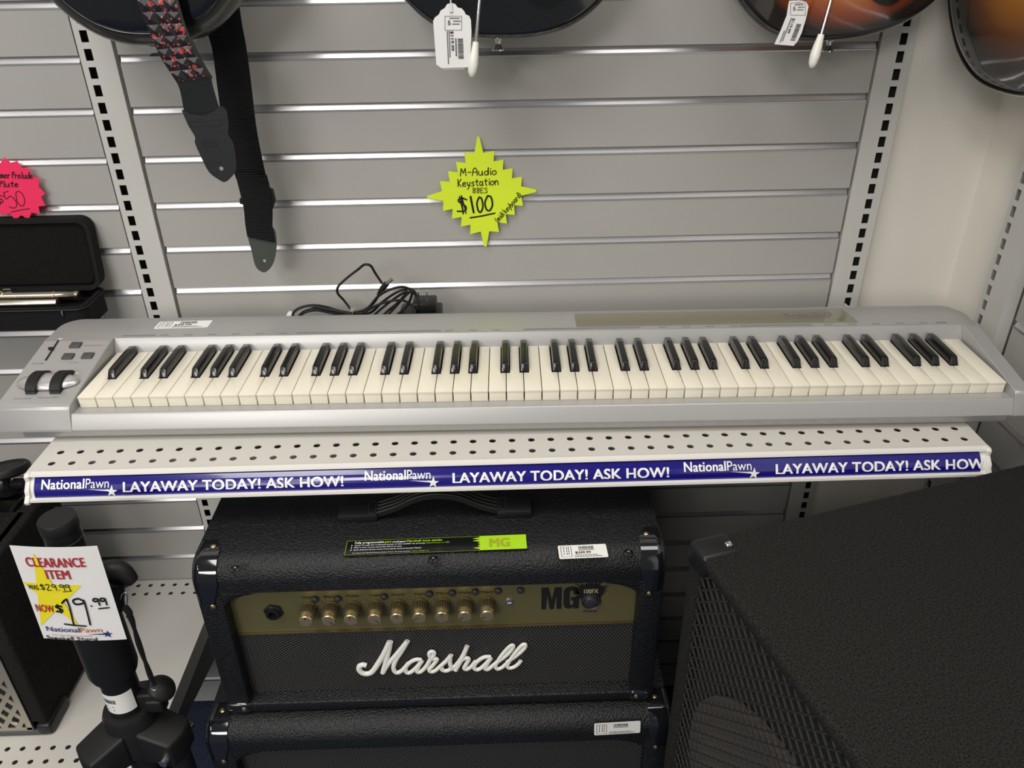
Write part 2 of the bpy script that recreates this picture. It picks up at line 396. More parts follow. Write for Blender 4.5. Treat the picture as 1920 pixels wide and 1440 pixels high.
# lower left deck
LZ = .402
dk = thing('base_shelf', 'low off-white perforated shelf at bottom left carrying the silver-grille amplifier', 'shelf', (-1.2, -.46, LZ))
mb = MB(); xs = [-.5815-.0254*k for k in range(2, 48)][::-1]
perf_plate(mb, -1.83, -.6135, -.457, -.004, LZ, [-.4270, -.4015, -.0440, -.0190], xs)
for (x0, x1, y0, y1) in ((-1.83, -.6135, -.458, -.4565), (-.6147, -.6135, -.457, -.004)): mb.box(x0, x1, y0, y1, LZ-.04, LZ-.0001)
mb.build('shelf_deck', M['shelf'], dk, smooth=None)
mb = MB(); mb.box(-1.83, -.62, -.455, -.38, LZ-.04, LZ-.03); mb.box(-1.83, -.62, -.08, -.01, LZ-.04, LZ-.03); mb.build('stiffener', M['shelf'], dk, smooth=None)
mb = MB(); mb.prism([(-.006, LZ-.003), (-.45, LZ-.003), (-.45, LZ-.05), (-.006, LZ-.13)], lambda u, v, t: V((t, u, v)), -.6170, -.6150); mb.build('shelf_bracket', M['button'], dk, smooth=None)

# ================================================================== KEYBOARD (local frame: x along keys, y back, z=0 key tops)
KB = Vector((-.5688, -.3732, 1.0695)); KA = math.radians(-1.069)
kb = thing('keyboard', 'long silver 88-key keyboard lying on the perforated shelf', 'keyboard', (KB.x, KB.y, SZ), KA)
KO = KB.z - SZ
KM = Matrix.Translation(KB) @ Matrix.Rotation(KA, 4, 'Z')
KW = 1.222/52
def klocal(mb): mb.v = [v + V((0, 0, KO)) for v in mb.v]; return mb
def ktop(y): # height of the top skin of the case along y
    if y >= .128: return .0190 + .0015*min(1, (y-.128)/.07)
    return -.0020 + .0210*y/.128
LX, RX, YB, YF = -.104, 1.250, .203, -.005
kl = lambda mb_, *a, **k: klocal(mb_).build(*a, local=True, **k)
# case: back deck + cheeks as lofts of rounded outlines, tray, front rail, base
def sect(x0, x1, y0, y1, zb, nr=10):
    return
mb = MB()
def cheek(x0, x1, left):
    rings = []
    ys = [(-.0268, -.0345), (-.0262, -.0325), (-.0182, -.0085), (-.0176, -.0066), (-.0165, -.0056), (-.0150, ktop(-.0150)), (-.0080, ktop(-.0080))] + [(.018*i, ktop(.018*i)) for i in range(1, 8)] + [(.1285, ktop(.1279))]
    for y, zt in ys:
        r = .004 if y > -.0178 else .002; zb = -.036
        if left: ring = [(x0, y, zb), (x1, y, zb), (x1, y, zt-.001), (x1-.001, y, zt), (x0+r, y, zt), (x0+.001, y, zt-r*.7), (x0, y, zt-r*1.45)]
        else: ring = [(x0, y, zb), (x1, y, zb), (x1, y, zt-r*1.45), (x1-.001, y, zt-r*.7), (x1-r, y, zt), (x0+.001, y, zt), (x0, y, zt-.001)]
        rings.append(ring)
    mb.loft(rings)
cheek(LX, -.0035, True); cheek(1.2255, RX, False)
# deck behind the keys, corner radii at the back
def corner(cx, cy, r, a0, a1, n=8): return [(cx+r*math.cos(a0+(a1-a0)*k/n), cy+r*math.sin(a0+(a1-a0)*k/n)) for k in range(n+1)]
out = [(LX, .1285), (-.0035, .1285), (-.0035, .1365), (1.2255, .1365), (1.2255, .1285), (RX, .1285)] + corner(RX-.035, YB-.035, .035, 0, math.pi/2) + corner(LX+.028, YB-.028, .028, math.pi/2, math.pi)
def inset(poly, d, c=(.57, .10)):
    res = []
    for x, y in poly:
        res.append((x - math.copysign(d, x-c[0]) if (x < LX+.05 or x > RX-.015) else x, y-d if y > .14 else y))
    return res
ins = inset(out, .004)
mb.loft([[(x, y, -.036) for x, y in out], [(x, y, ktop(y)-.005) for x, y in out], [(x, y, ktop(y)-.0015) for x, y in inset(out, .0013)], [(x, y, ktop(y)) for x, y in ins]])
# tray floor, front rail with bullnose
mb.prism([(.1262, -.0195), (.1262, .0005), (.1368, .0188), (.1385, .0188), (.1385, -.0195)], lambda u, v, t: V((t, u, v)), -.0032, 1.2252)
fr = [(-.0174, -.0153), (-.0162, -.0149), (-.0150, -.0160), (.010, -.0168), (.010, -.036), (-.0255, -.036), (-.0264, -.0348), (-.0258, -.0330), (-.0182, -.0166)]
mb.prism(fr, lambda u, v, t: V((t, u, v)), -.0032, 1.2252)
kl(mb, 'case', M['silver'], kb, smooth=40)
mb = MB(); mb.prism([(-.0192, -.0361), (.190, -.0361), (.185, -.0505), (-.0182, -.0505)], lambda u, v, t: V((t, u, v)), -.075, 1.225); kl(mb, 'base', M['silver'], kb, bevel=.003, smooth=40)
for x in (-.05, .4, .8, 1.2):
    for y in (.02, .16):
        mb = MB(); mb.lathe([(.010, 0), (.009, .0037)], (x, y, -.0542), n=14); kl(mb, 'foot', M['rubber'], kb)
mb = MB(); mb.box(-.003, 1.225, .012, .1285, -.0189, -.0165); kl(mb, 'key_bed', M['hole'], kb, smooth=None)
# white keys with notches
black_after = set()
names = 'ABCDEFG'
for i in range(52):
    n = names[i % 7]
    if n in 'ACDFG' and i < 51: black_after.add(i)
off = {'C': -.10, 'D': .10, 'F': -.13, 'G': 0, 'A': .13}
blackx = {i: (i+1+off[names[i % 7]]*.55)*KW for i in black_after}
BW = .0112; BY = .0495
for i in range(52):
    x0 = i*KW+.0005; x1 = (i+1)*KW-.0005
    xl = x0 if (i-1) not in black_after else blackx[i-1]+BW/2+.0009
    xr = x1 if i not in black_after else blackx[i]-BW/2-.0009
    poly = [(x0, 0), (x1, 0), (x1, BY-.002)]
    if xr < x1: poly += [(xr, BY-.002)]
    poly += [(xr, .1275), (xl, .1275)]
    if xl > x0: poly += [(xl, BY-.002)]
    poly += [(x0, BY-.002)]
    mb = MB()
    mb.prism([p for p in poly], lambda u, v, t: V((u, v, t)), -.0035, 0)
    mb.box(x0+.0003, x1-.0003, .0005, .0465, -.0163, -.0034)
    kl(mb, 'white_key', M['ivory'], kb, bevel=.0006, seg=2, smooth=40)
for i in sorted(blackx):
    x = blackx[i]; h = BW/2; t = .0042; mb = MB()
    def rg(y, z0, z1, hw0, hw1): return [(x-hw0, y, z0), (x+hw0, y, z0), (x+hw1, y, z1), (x-hw1, y, z1)]
    mb.loft([rg(BY, -.003, .0005, h, h*.97), rg(BY+.0045, -.003, .0105, h, t), rg(BY+.010, -.003, .0113, h, t), rg(.112, -.003, .0118, h, t), rg(.1265, -.003, .0105, h, t)])
    kl(mb, 'black_key', M['ebony'], kb, bevel=.0008, seg=2, smooth=50, lim=20)
# controls on the left cheek
def onc(u, v, t): return V((u, v, ktop(v)+t))
mb = MB(); rings = []
cx, cy, ra, rb = -.0520, .0330, .0420, .0180
for k in range(7):
    a = k/6*math.pi/2; s_ = math.cos(a); hz = math.sin(a)*.0095
    rings.append([(cx+ra*(.12+.88*s_)*math.cos(q*math.pi/16) if k < 6 else cx+ra*.12*math.cos(q*math.pi/16), cy+rb*(.05+.95*s_)*math.sin(q*math.pi/16), ktop(cy)-.003+.004+hz+.0002 + (math.sin(q*math.pi/16)*rb*.1)*s_) for q in range(32)])
mb.loft(rings); kl(mb, 'wheel_dome', M['silver_dome'], kb, smooth=60)
for wx in (-.0650, -.0330):
    mb = MB(); R_ = .0195; c0 = V((wx, .0345, ktop(.0345)-.0030)); n = 44
    rings = []
    for k in range(n):
        a = 2*math.pi*k/n; rr = R_ - (.0008 if k % 2 and 20 <= k <= 34 else 0)
        y = c0.y + rr*1.28*math.cos(a); z = c0.z + rr*.86*math.sin(a)
        rings.append([(wx-.0068, y, z), (wx+.0068, y, z)])
    vs = [p for r in rings for p in r]
    mb.add(vs, [(2*k, 2*k+1, (2*k+3) % (2*n), (2*k+2) % (2*n)) for k in range(n)] + [tuple(range(0, 2*n, 2)), tuple(range(1, 2*n, 2))[::-1]])
    kl(mb, 'wheel', M['rubber'], kb, smooth=None)
mb = MB(); mb.prism([(-.0795, .083), (-.0765, .083), (-.0790, .130), (-.0820, .130)], onc, .0001, .0006); sl = kl(mb, 'slider_slot', M['hole'], kb, smooth=None)
mb = MB(); mb.prism([(-.0840, .106), (-.0772, .106), (-.0772, .1085), (-.0840, .1085)], onc, .0005, .0042); kl(mb, 'slider_cap', M['plastic'], sl, smooth=None)
for (bx, by) in ((-.0500, .1165), (-.0495, .0900), (-.0225, .0910)):
    mb = MB(); mb.prism([(bx-.0075, by-.0060), (bx+.0075, by-.0060), (bx+.0075, by+.0060), (bx-.0075, by+.0060)], onc, 0, .0028); kl(mb, 'button', M['button'], kb, bevel=.0008, smooth=40)
wm = MB(); wm.flat([(-.0845, .1365), (-.0765, .1365), (-.0800, .1325)], onc); wm.flat([(-.0575, .0525), (-.0500, .0525), (-.0520, .0505)], onc); wm.flat([(-.0265, .0545), (-.0190, .0545), (-.0210, .0525)], onc)
kl(wm, 'indicator_marks', M['lettering'], kb, smooth=None)
def kprint(nm, *a):
    mb = MB(); mb.text(*a, onc); kl(mb, nm, M['print'], kb, smooth=None)
for nm, a in (('slider_label', ('VOLUME', -.094, -.078, .075, .078)), ('button_label', ('ADVANCED FUNCTIONS', -.038, -.012, .115, .1175)), ('button_label', ('OCTAVE', -.046, -.030, .0765, .079)), ('wheel_label', ('PITCH BEND', -.083, -.060, .0005, .003)), ('wheel_label', ('MODULATION', -.052, -.025, .0015, .004))): kprint(nm, *a)
# key range markings along the deck
x = .006; seg = [(.006, .055), (.26, .47), (.59, .76), (.905, 1.01), (1.190, 1.206)]
for a, b in seg:
    mb = MB(); mb.flat([(a, .1405), (b, .1405), (b, .1435), (a, .1435)], onc); kl(mb, 'range_bar', M['print'], kb, smooth=None)
mb = MB()
q = .062
while q < 1.2:
    if not any(a-.012 < q < b for a, b in seg):
        for j in range(3): mb.flat([(q+j*.0042, .1405), (q+j*.0042+.0032, .1405), (q+j*.0042+.0032, .1430), (q+j*.0042, .1430)], onc)
    q += .0345
kl(mb, 'range_ticks', M['print'], kb, smooth=None)['kind'] = 'stuff'
mb = MB(); mb.prism([(.6673, .1470), (1.0790, .1480), (1.0715, .1895), (.6673, .1885)], onc, .0002, .0010); npl = kl(mb, 'name_plate', M['plate'], kb, smooth=None)
onp = lambda u, v, t: onc(u, v, t+.0011)
mb = MB(); mb.text('M-AUDIO', .9755, 1.0500, .1680, .1800, onp, bold=.03); mb.text('KEYSTATION 88ES', .9785, 1.0440, .1610, .1645, onp); mb.text('88', 1.052, 1.060, .153, .159, onp)
kl(mb, 'lettering', M['print'], npl, smooth=None)
def sticker(parent, fn, w, h, price=None, wh=True, mbuild=None, name='price_sticker', local=False, extra=None, m=None):
    """shop label lying on a surface: fn(u,v,t), u 0..w, v 0..h, with barcode and small print"""
    mb = MB(); r = min(w, h)*.08
    poly = corner(w-r, h-r, r, 0, math.pi/2, 3) + corner(r, h-r, r, math.pi/2, math.pi, 3) + corner(r, r, r, math.pi, 1.5*math.pi, 3) + corner(w-r, r, r, 1.5*math.pi, 2*math.pi, 3)
    mb.prism(poly, fn, .0001, .0005)
    if local: klocal(mb)
    st = mb.build(name, m or M['label'], parent, local=local, smooth=None)
    mb = MB(); f2 = lambda u, v, t: fn(u, v, t+.0006)
    x = w*.42; rnd = random.Random(3)
    while x < w*.74:
        b = w*(.006+.010*rnd.random()); mb.flat([(x, h*.66), (x+b, h*.66), (x+b, h*.88), (x, h*.88)], f2); x += b+w*(.006+.008*rnd.random())
    for (a, b, c) in ((.42, .74, .57), (.32, .80, .20), (.32, .88, .09)):
        q = a
        while q < b:
            l = .018+.03*rnd.random(); mb.flat([(w*q, h*c), (w*min(q+l, b), h*c), (w*min(q+l, b), h*(c+.045)), (w*q, h*(c+.045))], f2); q += l+.012
    for c in (.12, .18, .22):
        for k in range(3): mb.flat([(w*(c-.015), h*(.28+.2*k)), (w*c, h*(.28+.2*k)), (w*c, h*(.42+.2*k)), (w*(c-.015), h*(.42+.2*k))], f2)
    for (a, b, c, d) in ((.05, .27, .12, .135), (.05, .27, .88, .895), (.26, .27, .12, .89), (.05, .06, .12, .89)): mb.flat([(w*a, h*c), (w*b, h*c), (w*b, h*d), (w*a, h*d)], f2)
    if price: mb.text(price, w*.34, w*.66, h*.33, h*.50, f2, bold=.03)
    if local: klocal(mb)
    mb.build('label_print', M['ink'], st, local=local, smooth=None)
    return st
sa = math.radians(-3)
sticker(kb, lambda u, v, t: onc(.0440+u*math.cos(sa)-v*math.sin(sa)-.0*v, .1625+u*math.sin(sa)*-.6+v*math.cos(sa), t), .079, .0225, '$99.99', local=True)

# ================================================================== AMPLIFIER HEAD
HX0, HX1, HF, HB, HZ0, HZ1 = -.392, .184, -.559, -.325, .6755, .937
hd = thing('amplifier_head', 'black amplifier head with gold control panel standing on the speaker cabinet', 'amplifier', ((HX0+HX1)/2, HF, HZ0))
def amp_box(parent, X0, X1, F, B, Z0, Z1, wall, rec, nose, r, inner_z0):
    """wrapped wooden shell: sides, rounded nose over the top front edge, bottom, back"""
    mb = MB()
    top = [(B, Z1-.002), (B+.0-.0, Z1)] + [(F+r-r*math.sin(a*math.pi/16), Z1-r+r*math.cos(a*math.pi/16)) for a in range(0, 9)] + [(F, Z1-nose+.004), (F+.004, Z1-nose), (F+rec, Z1-nose+.002), (F+rec+.02, Z1-wall), (B, Z1-wall)]
    mb.prism(top, lambda u, v, t: V((t, u, v)), X0, X1)
    for s_ in (0, 1):
        xa = X0 if s_ == 0 else X1-wall; xb = xa+wall
        rx = .018; pr = []
        side = [(B, Z0), (F+.0006, Z0), (F+.0006, Z1-nose*.6), (F+.012, Z1-nose*.5), (B, Z1-wall*.6)]
        mb.prism(side, lambda u, v, t: V((t, u, v)), xa, xb)
    mb.box(X0+wall*.5, X1-wall*.5, F, B, Z0, inner_z0)
    mb.box(X0+wall*.5, X1-wall*.5, B-.012, B, Z0, Z1-.002)
    # fillets where nose meets the sides
    for sx, x in ((1, X0+wall), (-1, X1-wall)):
        rr = .034; poly = [(x-sx*.002, Z1-nose+.003), (x+sx*rr*1.5, Z1-nose+.003)] + [(x+sx*rr*1.5*(1-math.sin(a*math.pi/12)), Z1-nose-(rr*.75)*(1-math.cos(a*math.pi/12))) for a in range(1, 6)] + [(x-sx*.002, Z1-nose-rr*.75)]
        mb.prism(poly, lambda u, v, t: V((u, t, v)), F+.0015, F+rec+.004)
    return mb.build('cabinet', M['tolex'], parent, bevel=.004, seg=3, smooth=40, lim=60)
HW = .030; HREC = .019
amp_box(hd, HX0, HX1, HF, HB, HZ0, HZ1, HW, HREC, .047, .028, HZ0+.016)
py_ = HF+HREC
mb = MB(); mb.box(HX0+HW, HX1-HW, py_, py_+.01, .806, .905); pan = mb.build('control_panel', M['gold'], hd, smooth=None)
mb = MB(); mb.box(HX0+HW, HX1-HW, py_-.0005, py_+.012, HZ0+.0165, .806); gc = mb.build('grille_cloth', M['weave'], hd, smooth=None)
mb = MB(); mb.box(HX0+HW, HX1-HW, py_-.003, py_, .8035, .807); mb.build('trim_piping', M['brassdark'], hd, bevel=.001)
def corner_cap(parent, x, sx, F, zc, top, r, ext=.038):
    """glossy plastic corner protector wrapped over a front corner"""
    sz = 1 if top else -1; mb = MB(); e = .0022
    rings = []
    n = 8
    # sweep the rounded side edge: profile around the vertical corner, carried over the bullnose
    path = [(F-e, zc-sz*(r+ext*.8)), (F-e, zc-sz*r)] + [(F+r-(r+e)*math.cos(a*math.pi/12), zc-sz*r+sz*(r+e)*math.sin(a*math.pi/12)) for a in range(1, 7)] + [(F+r+ext*.55, zc+sz*e)]
    for i, (y, z) in enumerate(path):
        a = path[max(i-1, 0)]; b = path[min(i+1, len(path)-1)]; ty, tz = b[0]-a[0], b[1]-a[1]; l = math.hypot(ty, tz); ny, nz = -tz/l, ty/l
        if sz < 0: ny, nz = -ny, -nz
        ny, nz = (ny, nz) if (ny*(-1)+nz*sz) > 0 else (-ny, -nz)
        wd = .030 if 0 < i < len(path)-1 else .020
        ring = [(x-sx*.0022, y-ny*.030, z-nz*.030)] + [(x-sx*.0022+sx*.012*(1-math.cos(k*math.pi/2/n)), y-ny*.012+ny*.012*math.sin(k*math.pi/2/n), z-nz*.012+nz*.012*math.sin(k*math.pi/2/n)) for k in range(n+1)] + [(x+sx*wd, y, z), (x+sx*wd, y-ny*.003, z-nz*.003)]
        rings.append([V(q) for q in ring])
    mb.loft(rings); return mb.build('corner_protector', M['gloss'], parent, smooth=50)
def screw(parent, p, axis, r=.0036, m=None):
    mb = MB(); mb.lathe([(r, -.001), (r, .0006), (r*.7, .0014), (r*.3, .0016), (r*.25, .0008), (0, .0008)], p, axis, 12); return mb.build('screw', m or M['screw'], parent, smooth=50)
for sx, x in ((1, HX0), (-1, HX1)):
    c = corner_cap(hd, x, sx, HF, HZ1, True, .028)
    screw(c, (x+sx*.018, HF-.0022, HZ1-.062), (0, -1, 0)); screw(c, (x+sx*.020, HF+.036, HZ1+.0022), (0, 0, 1))
    mb = MB(); mb.box(min(x-sx*.002, x+sx*.031), max(x-sx*.002, x+sx*.031), HF-.0022, HF+.03, HZ0-.0010, HZ0+.018)
    c = mb.build('corner_protector', M['gloss'], hd, bevel=.005, seg=3, smooth=50); screw(c, (x+sx*.022, HF-.0022, HZ0+.009), (0, -1, 0))
for px_, py2 in ((441, 1068), (812, 1050), (1178, 1038)):
    p = at(px_, py2, 2, HZ1); mb = MB(); mb.lathe([(.0065, 0), (.0062, .0012), (.003, .0022), (.002, .0012), (0, .0012)], p, (0, 0, 1), 14); mb.build('top_bolt', M['bolt'], hd, smooth=50)
# knobs
PF = lambda u, v, t: V((u, py_-t, v))
kx = [at(px_, 1150, 1, py_-.024).x for px_ in (570, 613, 655, 700, 742.5, 785, 828, 871, 913)]
kz = .8475
names_k = ['Gain', 'Bass', 'Middle', 'Treble', 'Reverb', 'Volume', 'Mod', 'Delay', 'Master']
ptr = [90, -50, 95, -45, 90, 195, 90, 210, 205]
for i, x in enumerate(kx):
    mb = MB(); n = 40; rings = []
    for (r, h) in ((.0108, 0), (.0108, .002), (.0100, .0025), (.0100, .015), (.0090, .017)):
        rings.append([V((x+(r-(.0007 if (k % 2 and .0024 < h < .016) else 0))*math.cos(2*math.pi*k/n), py_-h, kz+(r-(.0007 if (k % 2 and .0024 < h < .016) else 0))*math.sin(2*math.pi*k/n))) for k in range(n)])
    mb.loft(rings); kn = mb.build('knob', M['brassdark'], hd, smooth=None)
    mb = MB(); mb.lathe([(.0088, .0165), (.0086, .0235), (.0078, .0242), (0, .0243)], (x, py_, kz), (0, -1, 0), 28); mb.build('knob_cap', M['brass'], kn, smooth=40)
    a = math.radians(ptr[i]); ca, sa_ = math.cos(a), math.sin(a)
    mb = MB(); mb.add([V((x+ca*r-sa_*s_, py_-.0246, kz+sa_*r+ca*s_)) for r, s_ in ((.002, -.0004), (.0078, -.0004), (.0078, .0004), (.002, .0004))], [(0, 1, 2, 3)]); mb.build('pointer_line', M['ink'], kn, smooth=None)
bz = .8775
for px_, py2 in ((590, 1126), (633, 1125), (720, 1121), (805, 1116), (848, 1114), (891, 1112), (934, 1110), (976, 1109)):
    p = at(px_, py2, 1, py_-.004); mb = MB(); mb.lathe([(.0046, 0), (.0046, .0035), (.0034, .005), (0, .0052)], (p.x, py_, p.z), (0, -1, 0), 18); mb.build('push_button', M['darkbtn'], pan, smooth=50)
mb = MB(); p = at(512, 1150, 1, py_-.004)
mb.lathe([(.0125, 0), (.0125, .003), (.0095, .0045), (.0095, .006), (.0055, .006), (.0052, .001), (0, .001)], (p.x, py_, p.z), (0, -1, 0), 6); mb.lathe([(.0088, .004), (.0088, .0075), (.0052, .0078), (.005, .001)], (p.x, py_, p.z), (0, -1, 0), 20, caps=False); mb.build('input_jack', M['plastic'], pan, smooth=30)
mb = MB(); p = at(955, 1130, 1, py_-.002); mb.lathe([(.005, 0), (.005, .002), (.003, .0024), (.0026, .0004), (0, .0004)], (p.x, py_, p.z), (0, -1, 0), 18); mb.build('headphone_jack', M['chrome'], pan, smooth=40)
pb = at(1108.5, 1129, 1, py_-.003)
mb = MB(); mb.lathe([(.0125, 0), (.0125, .003), (.0110, .005), (.0095, .0035), (.0092, .0045), (.0075, .0058), (0, .0060)], (pb.x, py_, pb.z), (0, -1, 0), 30); mb.build('power_button', M['darkbtn'], pan, smooth=40)
mg = [at(1015, 1142, 1, py_), at(1088, 1100, 1, py_)]
def pprint(nm, fill):
    mb = MB(); fill(mb); mb.build(nm, M['ink'], pan, smooth=None)
gx0, gx1, gy0, gy1 = mg[0].x, mg[1].x, mg[0].z-.0005, mg[1].z+.0005
GW, GH = gx1-gx0, gy1-gy0
gp = lambda pts: [(gx0+a*GW, gy0+b*GH) for a, b in pts]
def logo_fill(mb):
    mb.flat(gp([(0, 0), (.12, 0), (.155, .62), (.215, 0), (.325, 0), (.385, .62), (.40, 0), (.53, 0), (.53, 1), (.345, 1), (.27, .45), (.19, 1), (0, 1)]), PF)
    g_ = [(.97, .64), (.965, .80), (.92, .94), (.84, 1.0), (.70, 1.0), (.61, .93), (.575, .80), (.575, .20), (.61, .06), (.69, 0), (.78, 0), (.84, .09), (.85, .0), (.985, 0), (.985, .53), (.77, .53), (.77, .37), (.83, .37), (.83, .24), (.805, .17), (.765, .17), (.74, .24), (.74, .76), (.765, .83), (.805, .83), (.83, .76), (.83, .64)]
    mb.flat(gp(g_), PF)
pprint('model_logo', logo_fill)
rnd = random.Random(5)
def splat_fill(mb):
    c = at(1107, 1109, 1, py_); sp = []
    for k in range(52):
        a = 2*math.pi*k/52
        r = (.0135 + .003*rnd.random()) if k % 2 else (.0165 + (.011 if .25 < math.sin(a) else .005)*rnd.random()); sp.append((c.x+r*1.12*math.cos(a), c.z+r*.9*math.sin(a)))
    mb.flat(sp, PF, .0002)
pprint('ink_splatter', splat_fill)
pprint('button_label', lambda mb: mb.text('Power', pb.x-.009, pb.x+.009, pb.z-.0205, pb.z-.0165, PF, bold=.02))
pprint('jack_label', lambda mb: mb.text('Input', at(508, 1165, 1, py_).x, at(524, 1165, 1, py_).x, .8335, .8375, PF, bold=.02))
for nm, x in zip(names_k, kx): pprint('knob_label', lambda mb: mb.text(nm, x-.0075, x+.0095, .8640, .8675, PF, bold=.02))
for nm, px_ in (('Clean/Crunch', 586), ('Overdrive', 632), ('Rev', 719), ('FX', 804), ('Tap', 847), ('Ext FS', 890), ('Damping', 933), ('Store', 975)):
    q = at(px_, 1110, 1, py_); l = .0021*len(nm); pprint('button_label', lambda mb: mb.text(nm, q.x-l/2, q.x+l/2, .8860, .8885, PF))
for x in kx:
    def dots(mb):
        for k in range(11):
            a = math.radians(-130+26*k); u, v = x+.0145*math.sin(a), kz+.0145*math.cos(a); mb.flat([(u-.0005, v-.0005), (u+.0005, v-.0005), (u+.0005, v+.0005), (u-.0005, v+.0005)], PF)
    pprint('dial_scale', dots)
mb = MB(); a, b = at(1095, 1112, 1, py_), at(1122, 1103, 1, py_); mb.text('100FX', a.x, b.x, a.z, b.z, PF, bold=.02, h=.0007); mb.build('model_lettering', M['goldprint'], pan, smooth=None)
# script logo, traced stroke by stroke on the grille front
LS = 340/1920
def lp(pts): return [at(660+a*LS, 1190+b*LS, 1, py_-.004) for a, b in pts]
mb = MB()
strokes = [
 ([(150, 325), (115, 318), (80, 335), (80, 375), (120, 408), (180, 410), (225, 380), (280, 300), (340, 200), (400, 75)], 22),
 ([(410, 72), (390, 170), (360, 280), (325, 405)], 19),
 ([(325, 405), (390, 300), (470, 210), (590, 65)], 19),
 ([(590, 65), (530, 170), (470, 260), (440, 340), (455, 390), (490, 400), (540, 370), (600, 300)], 18),
 ([(735, 265), (680, 262), (620, 290), (570, 345), (575, 395), (615, 400), (680, 350), (745, 270), (700, 345), (690, 390), (730, 390), (790, 330), (830, 260)], 17),
 ([(830, 260), (860, 230), (870, 190), (845, 178), (820, 195), (825, 230), (850, 255), (900, 258), (860, 320), (820, 365), (835, 390), (880, 380), (940, 330), (1000, 275), (1050, 215)], 17),
 ([(1050, 215), (1040, 250), (1040, 310), (1050, 350), (1010, 380), (960, 375), (950, 350)], 17),
 ([(1050, 370), (1100, 320), (1160, 240), (1220, 120)], 15),
 ([(1220, 120), (1180, 220), (1140, 300), (1095, 378)], 18),
 ([(1100, 330), (1170, 265), (1220, 245), (1235, 265), (1205, 320), (1190, 355), (1215, 365), (1260, 340), (1310, 280)], 17),
 ([(1470, 235), (1410, 235), (1350, 265), (1300, 315), (1300, 360), (1345, 365), (1410, 315), (1475, 240), (1430, 310), (1410, 355), (1440, 365), (1500, 320), (1560, 270)], 17),
 ([(1540, 290), (1640, 215), (1700, 145), (1705, 112), (1670, 125), (1600, 200), (1545, 280), (1520, 330), (1540, 362), (1590, 345), (1640, 300)], 16),
 ([(1640, 290), (1750, 215), (1825, 145), (1835, 105), (1800, 112), (1730, 190), (1670, 275), (1645, 325), (1665, 352), (1720, 340), (1770, 300), (1785, 275)], 16)]
for pts, r in strokes:
    mb.tube(smoothline(lp(pts), 5), r*LS/1494*1.55, 10, flat=.75, up=(0, -1, 0))
mb.build('script_logo', M['whitegloss'], gc, smooth=60)
# handle
hn = MB(); z1 = HZ1
for (a, b) in ((-.2255, -.1740), (-.0215, .0240)):
    hn = MB(); hn.prism([(a, -.4835), (b, -.4835), (b, -.449), (a, -.449)], lambda u, v, t: V((u, v, t)), z1-.0002, z1+.0115); hc = hn.build('handle_end_cap', M['plastic'], hd, bevel=.0025, seg=2, smooth=40)
    xx = b-.013 if a < -.1 else a+.003
    hm = MB(); 
    for (c, d, e, f) in ((xx, xx+.010, -.480, -.479), (xx, xx+.010, -.456, -.455), (xx, xx+.001, -.480, -.455), (xx+.009, xx+.010, -.480, -.455)): hm.box(c, d, e, f, z1+.0114, z1+.0119)
    hm.build('embossed_mark', M['darkbtn'], hc, smooth=None)
hs = MB(); arc = smoothline([(-.178, 0, z1+.006), (-.150, 0, z1+.016), (-.125, 0, z1+.029), (-.098, 0, z1+.034), (-.070, 0, z1+.029), (-.045, 0, z1+.016), (-.018, 0, z1+.006)], 6)
for yo, wd in ((-.466, .013),):
    hs.ribbon([(p.x, yo, p.z) for p in arc], [(0, wd, 0)]*len(arc), (0, 0, 1), .006)
for yo in (-.477, -.470, -.463, -.456): hs.tube([(p.x, yo, p.z+.003) for p in arc], .0016, 6)
hs.build('handle_strap', M['rubber'], hd, smooth=50)
# labels on the head
TOP = lambda u, v, t: V((u, v, HZ1+t))
c0 = at(644, 1043, 2, HZ1); c1 = at(990, 1030, 2, HZ1); c3 = at(648, 1016, 2, HZ1)
ang = math.atan2(c1.y-c0.y, c1.x-c0.x); W_ = (c1-c0).length; H_ = .0275
LBL = lambda u, v, t: V((c0.x+u*math.cos(ang)-v*math.sin(ang), c0.y+u*math.sin(ang)+v*math.cos(ang), HZ1+.0002+t))
mb = MB(); mb.prism([(0, 0), (W_, 0), (W_, H_), (0, H_)], LBL, 0, .0004); gl = mb.build('instruction_label', M['gloss_label'], hd, smooth=None)
mb = MB(); rnd = random.Random(2)
poly = [(W_*.73, H_*.03)] + [(W_*(.995), H_*.03), (W_*.995, H_*.98), (W_*.73, H_*.98)] + [(W_*(.73+(.012 if k % 2 else -.035*rnd.random())), H_*(.98-.95*k/12)) for k in range(1, 12)]
mb.flat(poly, LBL, .0006)
bd = MB()
for (a, b, c, d) in ((.004, .73, .025, .04), (.004, .73, .955, .97), (.004, .0065, .025, .97)): bd.flat([(W_*a, H_*c), (W_*b, H_*c), (W_*b, H_*d), (W_*a, H_*d)], LBL, .0006)
bd.build('label_border', M['limedark'], gl, smooth=None)
mb.text('Marshall tone stacks', W_*.335, W_*.53, H_*.76, H_*.88, LBL, bold=.03, h=.0007); mb.text('pure', W_*.215, W_*.25, H_*.76, H_*.86, LBL, bold=.03, h=.0007)
mb.text('Clean/Crunch or OD', W_*.44, W_*.57, H_*.61, H_*.69, LBL, h=.0007); mb.text('Store, Power on', W_*.37, W_*.46, H_*.11, H_*.18, LBL, h=.0007)
mb.build('lime_print', M['lime'], gl, smooth=None)
mb = MB(); mb.text('Fully programmable', W_*.05, W_*.21, H_*.76, H_*.88, LBL, bold=.03, h=.0007); mb.text('analogue', W_*.256, W_*.33, H_*.76, H_*.86, LBL, bold=.03, h=.0007)
mb.text('Cycle through the 4 channel presets of the amplifier by pressing', W_*.05, W_*.435, H_*.61, H_*.69, LBL, bold=.012, h=.0007)
